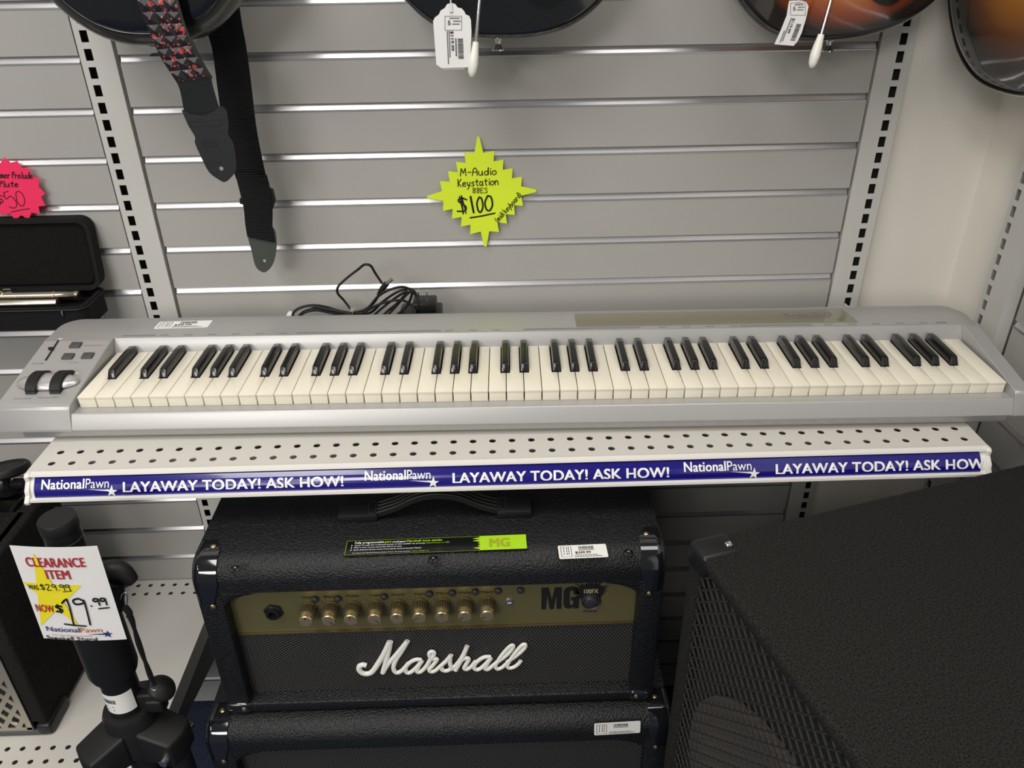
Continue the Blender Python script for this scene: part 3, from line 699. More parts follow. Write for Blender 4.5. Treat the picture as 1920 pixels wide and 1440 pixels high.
mb.text('Dial in your sound and press Store to save', W_*.05, W_*.31, H_*.465, H_*.545, LBL, bold=.012, h=.0007); mb.text('Each channel stores every front panel control except Master', W_*.05, W_*.42, H_*.31, H_*.39, LBL, bold=.012, h=.0007)
mb.text('To restore the Marshall factory presets, Power off, press and hold', W_*.045, W_*.36, H_*.11, H_*.18, LBL, h=.0007)
for v in (.62, .475, .32): mb.flat([(W_*.032, H_*v), (W_*.038, H_*v), (W_*.038, H_*(v+.06)), (W_*.032, H_*(v+.06))], LBL, .0007)
mb.build('white_print', M['lettering'], gl, smooth=None)
mb = MB(); mb.text('MG', W_*.79, W_*.905, H_*.22, H_*.80, LBL, bold=.06, h=.0008); mb.build('label_lettering', M['limedark'], gl, smooth=None)
a0 = at(1049, 1049, 2, HZ1); a1 = at(1141, 1045, 2, HZ1); an2 = math.atan2(a1.y-a0.y, a1.x-a0.x)
sticker(hd, lambda u, v, t: V((a0.x+u*math.cos(an2)-v*math.sin(an2), a0.y+u*math.sin(an2)+v*math.cos(an2), HZ1+.0003+t)), (a1-a0).length, .0235, '$349.99')

# ================================================================== SPEAKER CABINET UNDER THE HEAD
CX0, CX1, CF, CB, CZ1 = -.421, .207, -.587, -.270, .672
cb = thing('speaker_cabinet', 'wide black speaker cabinet on the floor beneath the gold-panelled amplifier head', 'speaker cabinet', ((CX0+CX1)/2, CF, .012))
amp_box(cb, CX0, CX1, CF, CB, .012, CZ1, .032, .018, .046, .026, .05)
mb = MB(); mb.box(CX0+.032, CX1-.032, CF+.018, CF+.03, .051, CZ1-.03); mb.build('grille_cloth', M['weave'], cb, smooth=None)
for sx, x in ((1, CX0), (-1, CX1)):
    c = corner_cap(cb, x, sx, CF, CZ1, True, .026)
    screw(c, (x+sx*.018, CF-.0022, CZ1-.058), (0, -1, 0)); screw(c, (x+sx*.018, CF+.033, CZ1+.0022), (0, 0, 1))
    for y in (CF+.05, CB-.05):
        mb = MB(); mb.lathe([(.018, 0), (.02, .0125)], (x+sx*.06, y, 0), n=16); mb.build('foot', M['rubber'], cb)
b0 = at(1114, 1378, 1, CF); b1 = at(1200, 1373, 1, CF); an3 = math.atan2(b1.z-b0.z, b1.x-b0.x)
sticker(cb, lambda u, v, t: V((b0.x+u*math.cos(an3)-v*math.sin(an3), CF-.0003-t, b0.z+u*math.sin(an3)+v*math.cos(an3))), (b1-b0).length, .0245)

# ================================================================== BIG CARPETED SPEAKER, FRONT RIGHT
PA_A = math.radians(15.9); PZ = 1.0
pa = thing('carpeted_speaker', 'large black carpet-covered speaker with diamond mesh grille in the right foreground', 'speaker', (.1945, -.6085, 0), PA_A)
PD, PW = .475, .40    # depth along local x, width along local -y
def pl(mb_, *a, **k): return mb_.build(*a, local=True, **k)
mb = MB(); g = .022   # shell with an open front at x=0
mb.box(.020, PD-.003, -PW+.003, -.003, .016, PZ-.004)
for (y0, y1, z0, z1) in ((-PW, 0, PZ-.018, PZ), (-PW, 0, .012, .035), (-.022, 0, .012, PZ-.001), (-PW, -PW+.022, .012, PZ-.001)): mb.box(0, PD, y0, y1, z0, z1)
pl(mb, 'cabinet', M['carpet'], pa, bevel=.0065, seg=3, smooth=50)
mb = MB(); mb.box(.0185, .0198, -PW+.022, -.022, .035, PZ-.018); pl(mb, 'baffle', M['hole'], pa, smooth=None)
mb = MB(); dy, dz = .0185, .0180; y0, y1, z0, z1 = -PW+.020, -.020, .033, PZ-.016
def clipline(c, s_):   # line z = s*(y) + c inside the rectangle
    pts = []
    for y in (y0, y1):
        z = s_*y + c
        if z0 <= z <= z1: pts.append((y, z))
    for z in (z0, z1):
        y = (z-c)/s_
        if y0 < y < y1: pts.append((y, z))
    return pts[:2] if len(pts) >= 2 else None
def lattice(mb, sl, step, wd, x0, x1, twist):
    cmin = min(z0-sl*y0, z0-sl*y1); cmax = max(z1-sl*y0, z1-sl*y1); c = cmin
    while c < cmax:
        q = clipline(c, sl)
        if q:
            (ya, za), (yb, zb) = q; L = math.hypot(yb-ya, zb-za)
            if L > .004:
                ny, nz = -(zb-za)/L*wd/2, (yb-ya)/L*wd/2
                mb.add([(x0, ya-ny, za-nz), (x0+twist, ya+ny, za+nz), (x1+twist, ya+ny, za+nz), (x1, ya-ny, za-nz), (x0, yb-ny, zb-nz), (x0+twist, yb+ny, zb+nz), (x1+twist, yb+ny, zb+nz), (x1, yb-ny, zb-nz)],
                       [(0, 1, 5, 4), (1, 2, 6, 5), (2, 3, 7, 6), (3, 0, 4, 7), (0, 3, 2, 1), (4, 5, 6, 7)])
        c += step
lattice(mb, dz/dy, dz, .0022, .0042, .0050, .0006); lattice(mb, -dz/dy, dz, .0022, .0030, .0038, .0012)
pl(mb, 'mesh_grille', M['mesh'], pa, smooth=None)
for (yc, zc, r) in ((-.20, .72, .165), (-.20, .30, .165)):
    mb = MB(); mb.lathe([(r*.80, 0), (r*.80, .002), (r*.3, -.004), (r*.28, -.001), (0, .001)], (.0160, yc, zc), (-1, 0, 0), 48); dr = pl(mb, 'driver', M['cone'], pa, smooth=40)
    mb = MB(); mb.lathe([(r, 0), (r, .004), (r*.95, .0055), (r*.88, .0055), (r*.80, .002)], (.0160, yc, zc), (-1, 0, 0), 48); pl(mb, 'cone_surround', M['surround'], dr, smooth=40)
for yy, sgn in ((0, -1), (-PW, 1)):
    mb = MB(); o = .0022
    ya, yb = (yy-.034, yy+o) if sgn < 0 else (yy-o, yy+.034)
    mb.box(-o, .046, ya, yb, PZ-.030, PZ+o)
    c = pl(mb, 'corner_protector', M['plastic'], pa, bevel=.007, seg=4, smooth=50)
    mb = MB(); mb.lathe([(.0042, 0), (.0042, .001), (.003, .0022), (.001, .0015), (0, .0015)], (.036, yy+sgn*.020, PZ+o), n=12); pl(mb, 'screw', M['chrome'], c)
for x in (.06, PD-.06):
    for y in (-.06, -PW+.06):
        mb = MB(); mb.lathe([(.02, 0), (.02, .0125)], (x, y, 0), n=14); pl(mb, 'foot', M['rubber'], pa)

# ================================================================== COMBO AMPLIFIER ON THE LOW SHELF
BX0, BX1, BF, BB, BZ0, BZ1 = -1.21, -.800, -.372, -.135, LZ+.005, .757
co = thing('combo_amplifier', 'black carpeted amplifier with silver diamond grille on the low left shelf', 'amplifier', ((BX0+BX1)/2, BF, LZ))
mb = MB(); t = .02
mb.box(BX1-.029, BX1, BF, BB, BZ0, BZ1); mb.box(BX0, BX0+.029, BF, BB, BZ0, BZ1)
mb.box(BX0+.01, BX1-.01, BF, -.208, BZ1-.05, BZ1); mb.box(BX0+.01, BX1-.01, BB-.025, BB, BZ0, BZ1); mb.box(BX0+.01, BX1-.01, BF, BB, BZ0, BZ0+.03); mb.box(BX0+.01, BX1-.01, BF+.02, BB, BZ0, BZ1-.04)
mb.build('cabinet', M['carpet'], co, bevel=.005, seg=2, smooth=50)
mb = MB(); mb.box(BX0+.03, BX1-.030, -.207, BB-.026, BZ1-.0395, BZ1-.036); cp = mb.build('control_panel', M['plastic'], co, smooth=None)
mb = MB(); mb.box(BX0+.03, BX1-.031, BB-.028, BB-.0255, BZ1-.012, BZ1+.001); mb.box(BX1-.0305, BX1-.0285, -.207, BB-.02, BZ1-.001, BZ1+.0012); mb.build('chrome_edge', M['chrome'], co, smooth=None)
for (x, s_) in ((-.842, 1.0), (-.895, .8), (-.95, .8)):
    mb = MB(); mb.lathe([(.014*s_, 0), (.014*s_, .012), (.012*s_, .026), (0, .027)], (x, -.187, BZ1-.036), n=9); mb.box(x-.003, x+.003, -.187-.018*s_, -.187+.018*s_, BZ1-.034, BZ1-.002); mb.build('control_knob', M['plastic'], cp, bevel=.001, smooth=40)
    mb = MB(); mb.box(x-.028, x-.016, -.205, -.198, BZ1-.036, BZ1-.026); mb.build('slide_switch', M['chrome'], cp, smooth=None)
mb = MB(); y0, y1, z0, z1 = BX0+.030, BX1-.030, BZ0+.008, .595
def lattice2(mb, sl, step, wd, f0, f1):
    cmin = min(z0-sl*y0, z0-sl*y1); cmax = max(z1-sl*y0, z1-sl*y1); c = cmin
    while c < cmax:
        q = clipline(c, sl)
        if q:
            (xa, za), (xb, zb) = q; L = math.hypot(xb-xa, zb-za)
            if L > .006:
                nx, nz = -(zb-za)/L*wd/2, (xb-xa)/L*wd/2
                mb.add([V((x, y, z)) for y in (f0, f1) for x, z in ((xa-nx, za-nz), (xa+nx, za+nz), (xb+nx, zb+nz), (xb-nx, zb-nz))], [(0, 1, 2, 3), (4, 7, 6, 5), (0, 4, 5, 1), (1, 5, 6, 2), (2, 6, 7, 3), (3, 7, 4, 0)])
        c += step
lattice2(mb, 1.45, .0350, .0082, BF-.0030, BF-.0015); lattice2(mb, -1.45, .0350, .0082, BF-.0029, BF-.0014)
for (a, b, c, d) in ((y0-.003, y1+.003, z0-.004, z0+.006), (y0-.003, y1+.003, z1-.006, z1+.004), (y0-.004, y0+.006, z0, z1), (y1-.006, y1+.004, z0, z1)): mb.box(a, b, BF-.0031, BF-.0012, c, d)
gr = mb.build('diamond_grille', M['grille_metal'], co, smooth=None)
for x, z in ((y1-.004, z1-.006), (y1-.022, z0+.020)): screw(gr, (x, BF-.0035, z), (0, -1, 0), .0055, M['chrome'])
mb = MB(); mb.box(y0, y1, BF-.0008, BF-.0002, z0, z1); mb.build('grille_backing', M['hole'], co, smooth=None)
mb = MB(); mb.box(BX0+.005, BX1-.002, BF-.006, BF+.03, LZ+.0012, BZ0+.006); mb.build('bottom_rail', M['button'], co, bevel=.003, smooth=40)
for x in (BX1, BX0):
    for y in (BF+.03, BB-.03):
        mb = MB(); mb.box(x-.020, x+.006, y-.036, y+.030, LZ+.0008, LZ+.026); c = mb.build('corner_foot', M['plastic'], co, bevel=.006, seg=3, smooth=50)
mb = MB(); mb.lathe([(.013, 0), (.013, .003), (.009, .0045), (.005, .002), (0, .002)], (BX1, -.165, .715), (1, 0, 0), 20); mb.build('strap_socket', M['plastic'], co)
pd = thing('practice_pad', 'flat black round disc on a short post atop the silver-grille amplifier', 'pad', (-.868, -.152, BZ1))
mb = MB(); mb.cyl((-.872, -.150, BZ1+.0005), (-.868, -.150, BZ1+.035), .007); mb.lathe([(.022, 0), (.022, .005), (.008, .008)], (-.872, -.150, BZ1+.0005), n=20); mb.build('post', M['plastic'], pd)
mb = MB(); mb.lathe([(.038, 0), (.042, .004), (.042, .011), (.039, .015), (.034, .0145), (.032, .0125), (0, .0125)], (-.868, -.151, BZ1+.034), (-.10, .28, 1), 40); mb.build('pad_disc', M['rubber'], pd, smooth=40)
mb = MB(); mb.box(-.845, -.822, -.182, -.165, BZ1+.026, BZ1+.037); mb.build('clip_tab', M['plastic'], pd, bevel=.002)

# ================================================================== SPEAKER STAND
AX, AY = -.5075, -.582
st = thing('speaker_stand', 'folded black tripod speaker stand standing behind the clearance card', 'stand', (AX, AY, 0))
mb = MB(); mb.lathe([(.0195, .70), (.0195, 1.034)], (AX, AY, 0), n=32); mb.build('inner_pole', M['plastic'], st)
mb = MB(); mb.lathe([(.0198, 1.022), (.0204, 1.023), (.0204, 1.0355), (.0192, 1.0375), (0, 1.0378)], (AX, AY, 0), n=32); mb.build('pole_cap', M['rubber'], st, smooth=40)
mb = MB(); mb.lathe([(.0199, 1.0085), (.0199, 1.0095)], (AX, AY, 0), n=32); mb.build('pole_ring', M['button'], st)
mb = MB(); mb.lathe([(.0216, .02), (.0216, .82)], (AX, AY, 0), n=32); otb = mb.build('outer_tube', M['plastic'], st)
mb = MB(); mb.lathe([(.019, .0), (.021, .022), (.0222, .03)], (AX, AY, 0), n=24); mb.build('tube_foot', M['rubber'], st)
mb = MB(); mb.lathe([(.0225, .7905), (.027, .7915), (.0295, .800), (.0295, .930), (.027, .950), (.0225, .955)], (AX, AY, 0), n=36); mb.build('clamp_collar', M['rubber'], st, smooth=40)
def tknob(px_, py2, sx, nm, R_):
    p = at(px_, py2, 1, AY); mb = MB()
    mb.cyl((AX+sx*.018, AY, p.z-.012), (p.x-.006, AY, p.z-.010), .0095, .008)
    # curved wing handle
    cc = V((p.x, AY, p.z-.008)); pts = smoothline([cc+V((-.004, .005, -.030)), cc+V((.006, 0, -.016)), cc+V((.010, 0, .000)), cc+V((.005, 0, .018)), cc+V((-.010, .004, .032))], 5)
    mb.tube(pts, [R_*(.5+.5*math.sin(math.pi*(i+1)/(len(pts)+1))) for i in range(len(pts))], 10, flat=1.0); return mb.build(nm, M['rubber'], st, smooth=50)
ku = at(232, 1100, 1, AY); kn = MB()
arcp = smoothline([at(x, y, 1, AY) for x, y in ((180, 1082), (205, 1069), (228, 1072), (250, 1090))], 6)
kn.tube(arcp, [.006+.006*math.sin(math.pi*(i+1)/(len(arcp)+1)) for i in range(len(arcp))], 12)
stem = [at(x, y, 1, AY) for x, y in ((214, 1085), (213, 1110), (216, 1140))]
kn.tube(smoothline(stem, 5), [.013]*3+[.012]*4+[.011]*4, 12); kn.cyl(at(216, 1135, 1, AY), V((AX+.015, AY, at(216, 1140, 1, AY).z-.006)), .010)
kn.build('upper_clamp_knob', M['rubber'], st, smooth=50)
mb = MB(); q0 = at(300, 1294, 1, AY); ax = at(320, 1270, 1, AY)-q0; R_ = .0185
mb.lathe([(.008, -.006), (.010, 0), (R_*.92, .001), (R_, .004)] + [(R_*math.cos(k*math.pi/14), .004+.0110*math.sin(k*math.pi/14)) for k in range(1, 8)], q0, ax, 24); mb.build('lower_clamp_knob', M['rubber'], st, smooth=50)
mb = MB(); mb.cyl(at(300, 1293, 1, AY), at(285, 1302, 1, AY), .0035); mb.build('clamp_bolt', M['chrome'], st)
# safety pin tether
mb = MB(); pts = smoothline([at(x, y, 1, AY-.02) for x, y in ((240, 1148), (248, 1165), (258, 1200), (272, 1240), (284, 1272), (290, 1284))], 6)
mb.tube(pts, [.0022+.0012*abs(math.sin(i*.35)) for i in range(len(pts))], 6); mb.tube(smoothline([at(x, y, 1, AY-.02) for x, y in ((234, 1138), (243, 1150), (242, 1156))], 4), .0038, 6); mb.build('tether_cord', M['cloth'], st, smooth=50)
for pts in (((226, 1124), (229, 1114), (236, 1112), (239, 1122), (237, 1136)), ((284, 1278), (282, 1288), (288, 1294), (296, 1292))):
    mb = MB(); mb.tube(smoothline([at(x, y, 1, AY-.022) for x, y in pts], 6), .0007, 6); mb.build('pin_ring', M['chrome'], st)
# hub with three arms and folded legs
hz = .712
mb = MB(); mb.lathe([(.0222, hz-.055), (.033, hz-.055), (.033, hz+.006), (.030, hz+.014), (.0222, hz+.014)], (AX, AY, 0), n=36); mb.build('hub_ring', M['rubber'], st, smooth=40)
mb = MB(); mb.box(AX+.016, AX+.050, AY-.008, AY+.008, hz+.006, hz+.040); mb.box(AX+.030, AX+.052, AY-.014, AY+.014, hz+.014, hz+.034); mb.build('clamp_lug', M['rubber'], st, bevel=.003, smooth=50)
for k, a in enumerate((-134, -16, 106)):
    ar = math.radians(a); u = V((math.cos(ar), math.sin(ar), 0)); v = V((-math.sin(ar), math.cos(ar), 0)); c = V((AX, AY, 0))
    mb = MB()
    top = [(.022, -.026), (.068, -.023), (.072, 0), (.068, .023), (.022, .026)]
    r0 = [c+u*p+v*q+V((0, 0, hz-.060)) for p, q in top]; r1 = [c+u*p+v*q+V((0, 0, hz-.006-.02*(p-.02)/.07)) for p, q in top]
    mb.loft([r0, r1]); arm = mb.build('hub_arm', M['rubber'], st, bevel=.004, seg=3, smooth=50)
    b_ = c+u*.058+V((0, 0, hz-.045)); mb = MB(); mb.cyl(b_-v*.031, b_+v*.031, .006, n=12); mb.build('arm_bolt', M['chrome'], arm)
    mb = MB(); mb.cyl(c+u*.056+V((0, 0, hz-.035)), c+u*.070+V((0, 0, .02)), .0145, n=18); lg = mb.build('leg', M['plastic'], st)
    mb = MB(); mb.lathe([(.016, .0), (.018, .012), (.0165, .04)], c+u*.0705, n=16); mb.build('leg_tip', M['rubber'], lg)
    mb = MB(); mb.cyl(c+u*.030+v*.010+V((0, 0, .22)), c+u*.054+v*.012+V((0, 0, .46)), .005, n=10); mb.build('brace', M['plastic'], st)
def cylst(u, v, t):
    a = math.radians(-146) + u/.0216; return V((AX+(.0217+t)*math.cos(a), AY+(.0217+t)*math.sin(a), .7365+v))
mb = MB(); n = 14
mb.add([cylst(.044*k/n, 0 if j == 0 else .034, .0003) for k in range(n+1) for j in (0, 1)], [(2*k, 2*k+2, 2*k+3, 2*k+1) for k in range(n)]); ss = mb.build('price_sticker', M['label'], st, smooth=60)
mb = MB(); q = .004; rnd = random.Random(9)
while q < .022: b = .0004+.0008*rnd.random(); mb.flat([(q, .019), (q+b, .019), (q+b, .026), (q, .026)], cylst, .0006); q += b+.0007
for v in (.006, .012): mb.flat([(.008, v), (.018, v), (.018, v+.0015), (.008, v+.0015)], cylst, .0006)
mb.build('label_print', M['ink'], ss, smooth=None)

# ------------------------------------------------------------------ handwriting
G = {'M': [[(0,0),(.1,1),(.32,.35),(.55,1),(.65,0)]], '-': [[(.05,.45),(.4,.47)]], 'A': [[(0,0),(.08,.7),(.3,1),(.5,.7),(.55,0)],[(.05,.45),(.52,.45)]],
 'u': [[(0,.55),(.02,.15),(.2,0),(.38,.15),(.42,.55),(.42,.1),(.5,0)]], 'd': [[(.4,.5),(.15,.5),(0,.25),(.15,0),(.38,.15),(.45,1),(.45,.05)]], 'i': [[(.1,.55),(.12,0)],[(.1,.78),(.12,.83)]],
 'o': [[(.25,.55),(.02,.4),(.05,.1),(.25,0),(.45,.2),(.4,.48),(.22,.55)]], 'K': [[(.05,1),(.1,0)],[(.5,1),(.12,.45),(.55,0)]], 'e': [[(.02,.28),(.4,.35),(.3,.55),(.05,.42),(.05,.1),(.25,0),(.48,.1)]],
 'y': [[(0,.55),(.1,.12),(.3,.2)],[(.42,.55),(.25,-.1),(.05,-.4)]], 's': [[(.4,.5),(.15,.52),(.08,.38),(.35,.2),(.3,.02),(0,.02)]], 't': [[(.2,.85),(.2,.1),(.38,0)],[(0,.6),(.42,.6)]],
 'a': [[(.4,.5),(.15,.55),(0,.25),(.15,0),(.38,.2),(.42,.52),(.42,.05),(.5,0)]], 'n': [[(0,.55),(.03,0)],[(.03,.3),(.2,.55),(.4,.45),(.45,0)]], '8': [[(.42,.9),(.2,1),(.05,.8),(.4,.35),(.3,0),(.05,.15),(.15,.45),(.45,.75),(.42,.9)]],
 'E': [[(.4,1),(0,.95),(.02,0),(.42,.02)],[(.02,.5),(.32,.52)]], 'S': [[(.45,.9),(.2,1),(.05,.78),(.4,.4),(.35,.05),(0,.05)]], '$': [[(.48,.78),(.2,.88),(.05,.7),(.42,.42),(.4,.15),(0,.12)],[(.2,1),(.3,-.02)]],
 '1': [[(0,.8),(.18,1),(.22,0)]], '0': [[(.25,1),(.02,.6),(.08,.1),(.25,0),(.45,.3),(.42,.8),(.25,1)]], '(': [[(.2,1),(0,.5),(.2,-.1)]], ')': [[(0,1),(.2,.5),(0,-.1)]],
 'm': [[(0,.55),(.03,0)],[(.03,.35),(.18,.55),(.28,0)],[(.28,.35),(.45,.55),(.55,0)]], 'b': [[(.02,1),(.05,0),(.3,.02),(.42,.3),(.25,.5),(.05,.35)]], 'r': [[(0,.55),(.04,0)],[(.04,.35),(.2,.55),(.35,.5)]],
 'P': [[(.05,1),(.08,0)],[(.05,.9),(.35,1),(.45,.7),(.08,.5)]], 'l': [[(.1,1),(.1,.1),(.2,0)]], 'F': [[(.05,.95),(.1,0)],[(.02,.9),(.4,.95),(.42,.7),(.1,.5)]], '5': [[(.45,1),(.08,.95),(.05,.55),(.35,.55),(.45,.2),(.2,0),(0,.08)]],
 '2': [[(0,.8),(.2,1),(.4,.8),(.05,.02),(.48,.02)]], '9': [[(.42,.9),(.15,1),(0,.75),(.15,.55),(.4,.7),(.42,.9),(.42,0)]], '.': [[(.1,.02),(.13,.05)]], 'k': [[(.02,1),(.05,0)],[(.35,.55),(.06,.25),(.4,0)]],
 'p': [[(.02,.5),(.06,-.4)],[(.03,.35),(.25,.55),(.4,.3),(.2,.02),(.05,.12)]], 'R': [[(.05,1),(.08,0)],[(.05,.95),(.4,.95),(.35,.55),(.1,.5),(.45,0)]]}
def gw(ch): return .28 if ch == ' ' else max(p[0] for s_ in G[ch] for p in s_)+.16
def write(mb, txt, x0, x1, y0, hgt, fn, wd, h=.0004, slope=0, shear=0):
    tot = sum(gw(c) for c in txt)-.16; k = (x1-x0)/tot; cx = 0
    for c in txt:
        if c != ' ':
            for s_ in G[c]:
                pts = [V(((cx+p[0]+shear*p[1])*k, p[1]*hgt, 0)) for p in s_]
                pts = smoothline(pts, 4) if len(pts) > 2 and c not in 'MEKFt' else pts
                mb.stroke([(x0+p.x, y0+p.y+slope*p.x) for p in pts], wd, fn, h)
        cx += gw(c)
# ------------------------------------------------------------------ burst signs
def burst(pts, ox, oy, sc_, y, m, label, name, writer):
    loc = [at(ox+a/sc_, oy+b/sc_, 1, y) for a, b in pts]
    mb = MB(); mb.prism([(p.x, p.z) for p in loc], lambda u, v, t: V((u, y-t, v)), 0, .0006)
    o = tag(mb.build(name, m, smooth=None), label, 'price sign', 'neon burst price signs')
    f = lambda a, b, t: (lambda p: V((p.x, y-.0007-t, p.z)))(at(ox+a/sc_, oy+b/sc_, 1, y))
    fy = lambda a, b, t: f(a, -b, t)       # v upwards
    mb = MB(); writer(mb, fy); mb.build('handwriting', M['ink'], o, smooth=None)
ypts = [(592,105),(605,95),(618,105),(665,290),(793,268),(785,390),(900,372),(893,490),(1008,472),(1000,590),(1118,572),(1108,685),(1280,720),(1290,738),(1275,752),(1110,795),(1132,912),(1025,905),(1035,1018),(928,1012),(942,1120),(828,1105),(850,1220),(735,1210),(703,1385),(688,1392),(672,1382),(635,1215),(510,1245),(515,1135),(402,1155),(410,1045),(297,1062),(305,950),(190,972),(198,855),(10,820),(2,808),(12,795),(180,740),(155,622),(272,630),(250,507),(365,518),(343,395),(458,410),(440,285),(560,290)]
def wy(mb, f):
    write(mb, 'M-Audio', 395, 815, -562, 88, f, 11, slope=.04); write(mb, 'Keystation', 362, 838, -688, 88, f, 11, slope=.05); write(mb, '88ES', 538, 712, -760, 58, f, 8.5)
    write(mb, '$', 360, 470, -1000, 205, f, 18); mb.stroke([(412, -800), (462, -1000)], 14, f); mb.stroke([(383, -803), (432, -1000)], 14, f)
    mb.stroke([(515, -805), (552, -990)], 25, f); 
    mb.stroke(smoothline([V((615, -810, 0)), V((590, -880, 0)), V((605, -965, 0)), V((635, -985, 0)), V((660, -920, 0)), V((645, -830, 0)), V((615, -810, 0))], 5), 21, f); mb.stroke(smoothline([V((715, -795, 0)), V((685, -870, 0)), V((700, -950, 0)), V((740, -965, 0)), V((772, -900, 0)), V((755, -810, 0)), V((715, -795, 0))], 5), 21, f)
    mb.stroke([(512, -1052), (650, -1030), (800, -998)], 18, f)
    an = math.radians(48.5); ca, sa2 = math.cos(an), math.sin(an)
    write(mb, '(midi keyboard)', 0, 420, 0, 62, lambda a, b, t: f(838+a*ca-b*sa2, -1105+a*sa2+b*ca, t), 9)
burst(ypts, 800, 240, 1377/220, -.010, M['yellow'], 'neon yellow diamond burst sign priced 100 dollars above the keyboard', 'price_sign', wy)
ppts = [(90,155),(210,258),(335,225),(430,355),(580,375),(600,500),(765,575),(745,710),(875,850),(795,915),(880,1085),(745,1100),(775,1250),(610,1220),(560,1355),(415,1270),(300,1360),(190,1235),(60,1265),(20,1240),(-90,1250),(-110,1120),(-290,1090),(-260,960),(-400,850),(-290,740),(-380,580),(-230,530),(-210,360),(-60,360),(10,262)]
def wp(mb, f):
    write(mb, 'Selmer Prelude', -150, 635, -545, 120, f, 16, slope=-.02); write(mb, 'Flute', -10, 355, -725, 115, f, 18, slope=.02)
    write(mb, '$', -80, 70, -1050, 190, f, 16)
    mb.stroke([(160, -805), (75, -830)], 15, f); mb.stroke(smoothline([V((75, -830, 0)), V((120, -955, 0)), V((210, -900, 0)), V((310, -1000, 0)), V((320, -1100, 0)), V((260, -1130, 0)), V((185, -1105, 0))], 5), 15, f)
    mb.stroke(smoothline([V((340, -810, 0)), V((310, -850, 0)), V((340, -1010, 0)), V((420, -1090, 0)), V((475, -1050, 0)), V((470, -930, 0)), V((410, -830, 0)), V((340, -810, 0))], 5), 15, f); mb.stroke([(220, -1210), (400, -1165), (575, -1142)], 15, f)
burst(ppts, 0, 280, 1029/100, -.014, M['pink'], 'neon pink burst sign priced 50 dollars above the flute case', 'price_sign', wp)
# ------------------------------------------------------------------ clearance card
SY = -.612
tl, tr, bl, br = [at(x, y, 1, SY) for x, y in ((15, 1026), (180, 1027), (80, 1200), (236, 1202))]
def cardf(u, v, t):
    p = tl.lerp(tr, u).lerp(bl.lerp(br, u), v); return V((p.x, SY-t+.006*(1-math.cos((u-.5)*2.0)) - .0, p.z))
mb = MB(); n = 12
mb.loft([[cardf(k/n, 0, 0), cardf(k/n, 1, 0), cardf(k/n, 1, -.0004), cardf(k/n, 0, -.0004)] for k in range(n+1)])
card = tag(mb.build('clearance_card', M['white'], smooth=40), 'white clearance price card with yellow star fixed to the speaker stand', 'sign')
cf = lambda u, v, t: cardf(u, v, t+.0004)
def star5(P, fn, mb, h):
    def inter(a, b, c, d):
        x1, y1, x2, y2, x3, y3, x4, y4 = *a, *b, *c, *d; D = (x1-x2)*(y3-y4)-(y1-y2)*(x3-x4)
        return (((x1*y2-y1*x2)*(x3-x4)-(x1-x2)*(x3*y4-y3*x4))/D, ((x1*y2-y1*x2)*(y3-y4)-(y1-y2)*(x3*y4-y3*x4))/D)
    t_, r_, br_, bl_, l_ = P; lines = [(t_, br_), (r_, l_), (br_, t_), (bl_, r_), (l_, br_)]
    i1 = inter(t_, br_, l_, r_); i2 = inter(t_, br_, r_, bl_); i3 = inter(bl_, r_, l_, br_); i4 = inter(t_, bl_, l_, br_); i5 = inter(t_, bl_, l_, r_)
    ring = [t_, i1, r_, i2, br_, i3, bl_, i4, l_, i5]
    # triangulated from the middle so that it follows the bent card
    c = (sum(p[0] for p in ring)/10, sum(p[1] for p in ring)/10); vs = [c]+ring
    mb.add([fn(a, b, h) for a, b in vs], [(0, k+1, (k+1) % 10+1) for k in range(10)])
mb = MB(); star5([(.262, .055), (.69, .385), (.50, .83), (.03, .845), (.002, .370)], cf, mb, .0003); mb.build('printed_star', M['star'], card, smooth=None)
cfu = lambda u, v, t: cf(u, 1-v, t)
mb = MB(); mb.text('CLEARANCE', .135, .815, 1-.195, 1-.098, cfu, bold=.03, h=.0006); mb.text('ITEM', .32, .60, 1-.318, 1-.222, cfu, bold=.03, h=.0006); mb.text('NOW', .05, .275, 1-.682, 1-.600, cfu, bold=.03, h=.0006); mb.build('red_lettering', M['red'], card, smooth=None)
mb = MB(); mb.text('WAS', .05, .175, 1-.442, 1-.388, cfu, bold=.02, h=.0006)
write(mb, '$29.99', .20, .545, 1-.438, .062, cfu, .009, h=.0007); mb.stroke([(.455, 1-.452), (.56, 1-.440)], .008, cfu, .0007)
write(mb, '$', .295, .375, 1-.680, .085, cfu, .020, h=.0007); mb.stroke([(.395, 1-.575), (.425, 1-.550), (.465, 1-.53), (.468, 1-.62), (.445, 1-.812)], .020, cfu, .0007); mb.stroke([(.335, 1-.808), (.45, 1-.820), (.585, 1-.828)], .016, cfu, .0007)
mb.stroke([(p.x, p.y) for p in smoothline([V((.655, 1-.55, 0)), V((.60, 1-.525, 0)), V((.535, 1-.545, 0)), V((.55, 1-.585, 0)), V((.64, 1-.575, 0)), V((.66, 1-.548, 0)), V((.655, 1-.66, 0)), V((.640, 1-.812, 0))], 5)], .020, cfu, .0007)
mb.stroke([(.722, 1-.607), (.730, 1-.607)], .016, cfu, .0007); write(mb, '99', .765, .905, 1-.600, .072, cfu, .018, h=.0007); mb.stroke([(.80, 1-.638), (.92, 1-.632)], .014, cfu, .0007)
write(mb, 'SpeakeR Stand', .05, .66, 1-.992, .034, cfu, .008, h=.0007); mb.build('handwriting', M['ink'], card, smooth=None)
mb = MB(); mb.text('National', .085, .49, 1-.900, 1-.845, cfu, bold=.008, h=.0006); mb.flat(starpts(.805, 1-.925, .060, .042, .15), cfu, .0006); mb.flat([(.56, 1-.925), (.80, 1-.932), (.80, 1-.915)], cfu, .0006); mb.build('navy_lettering', M['navy'], card, smooth=None)
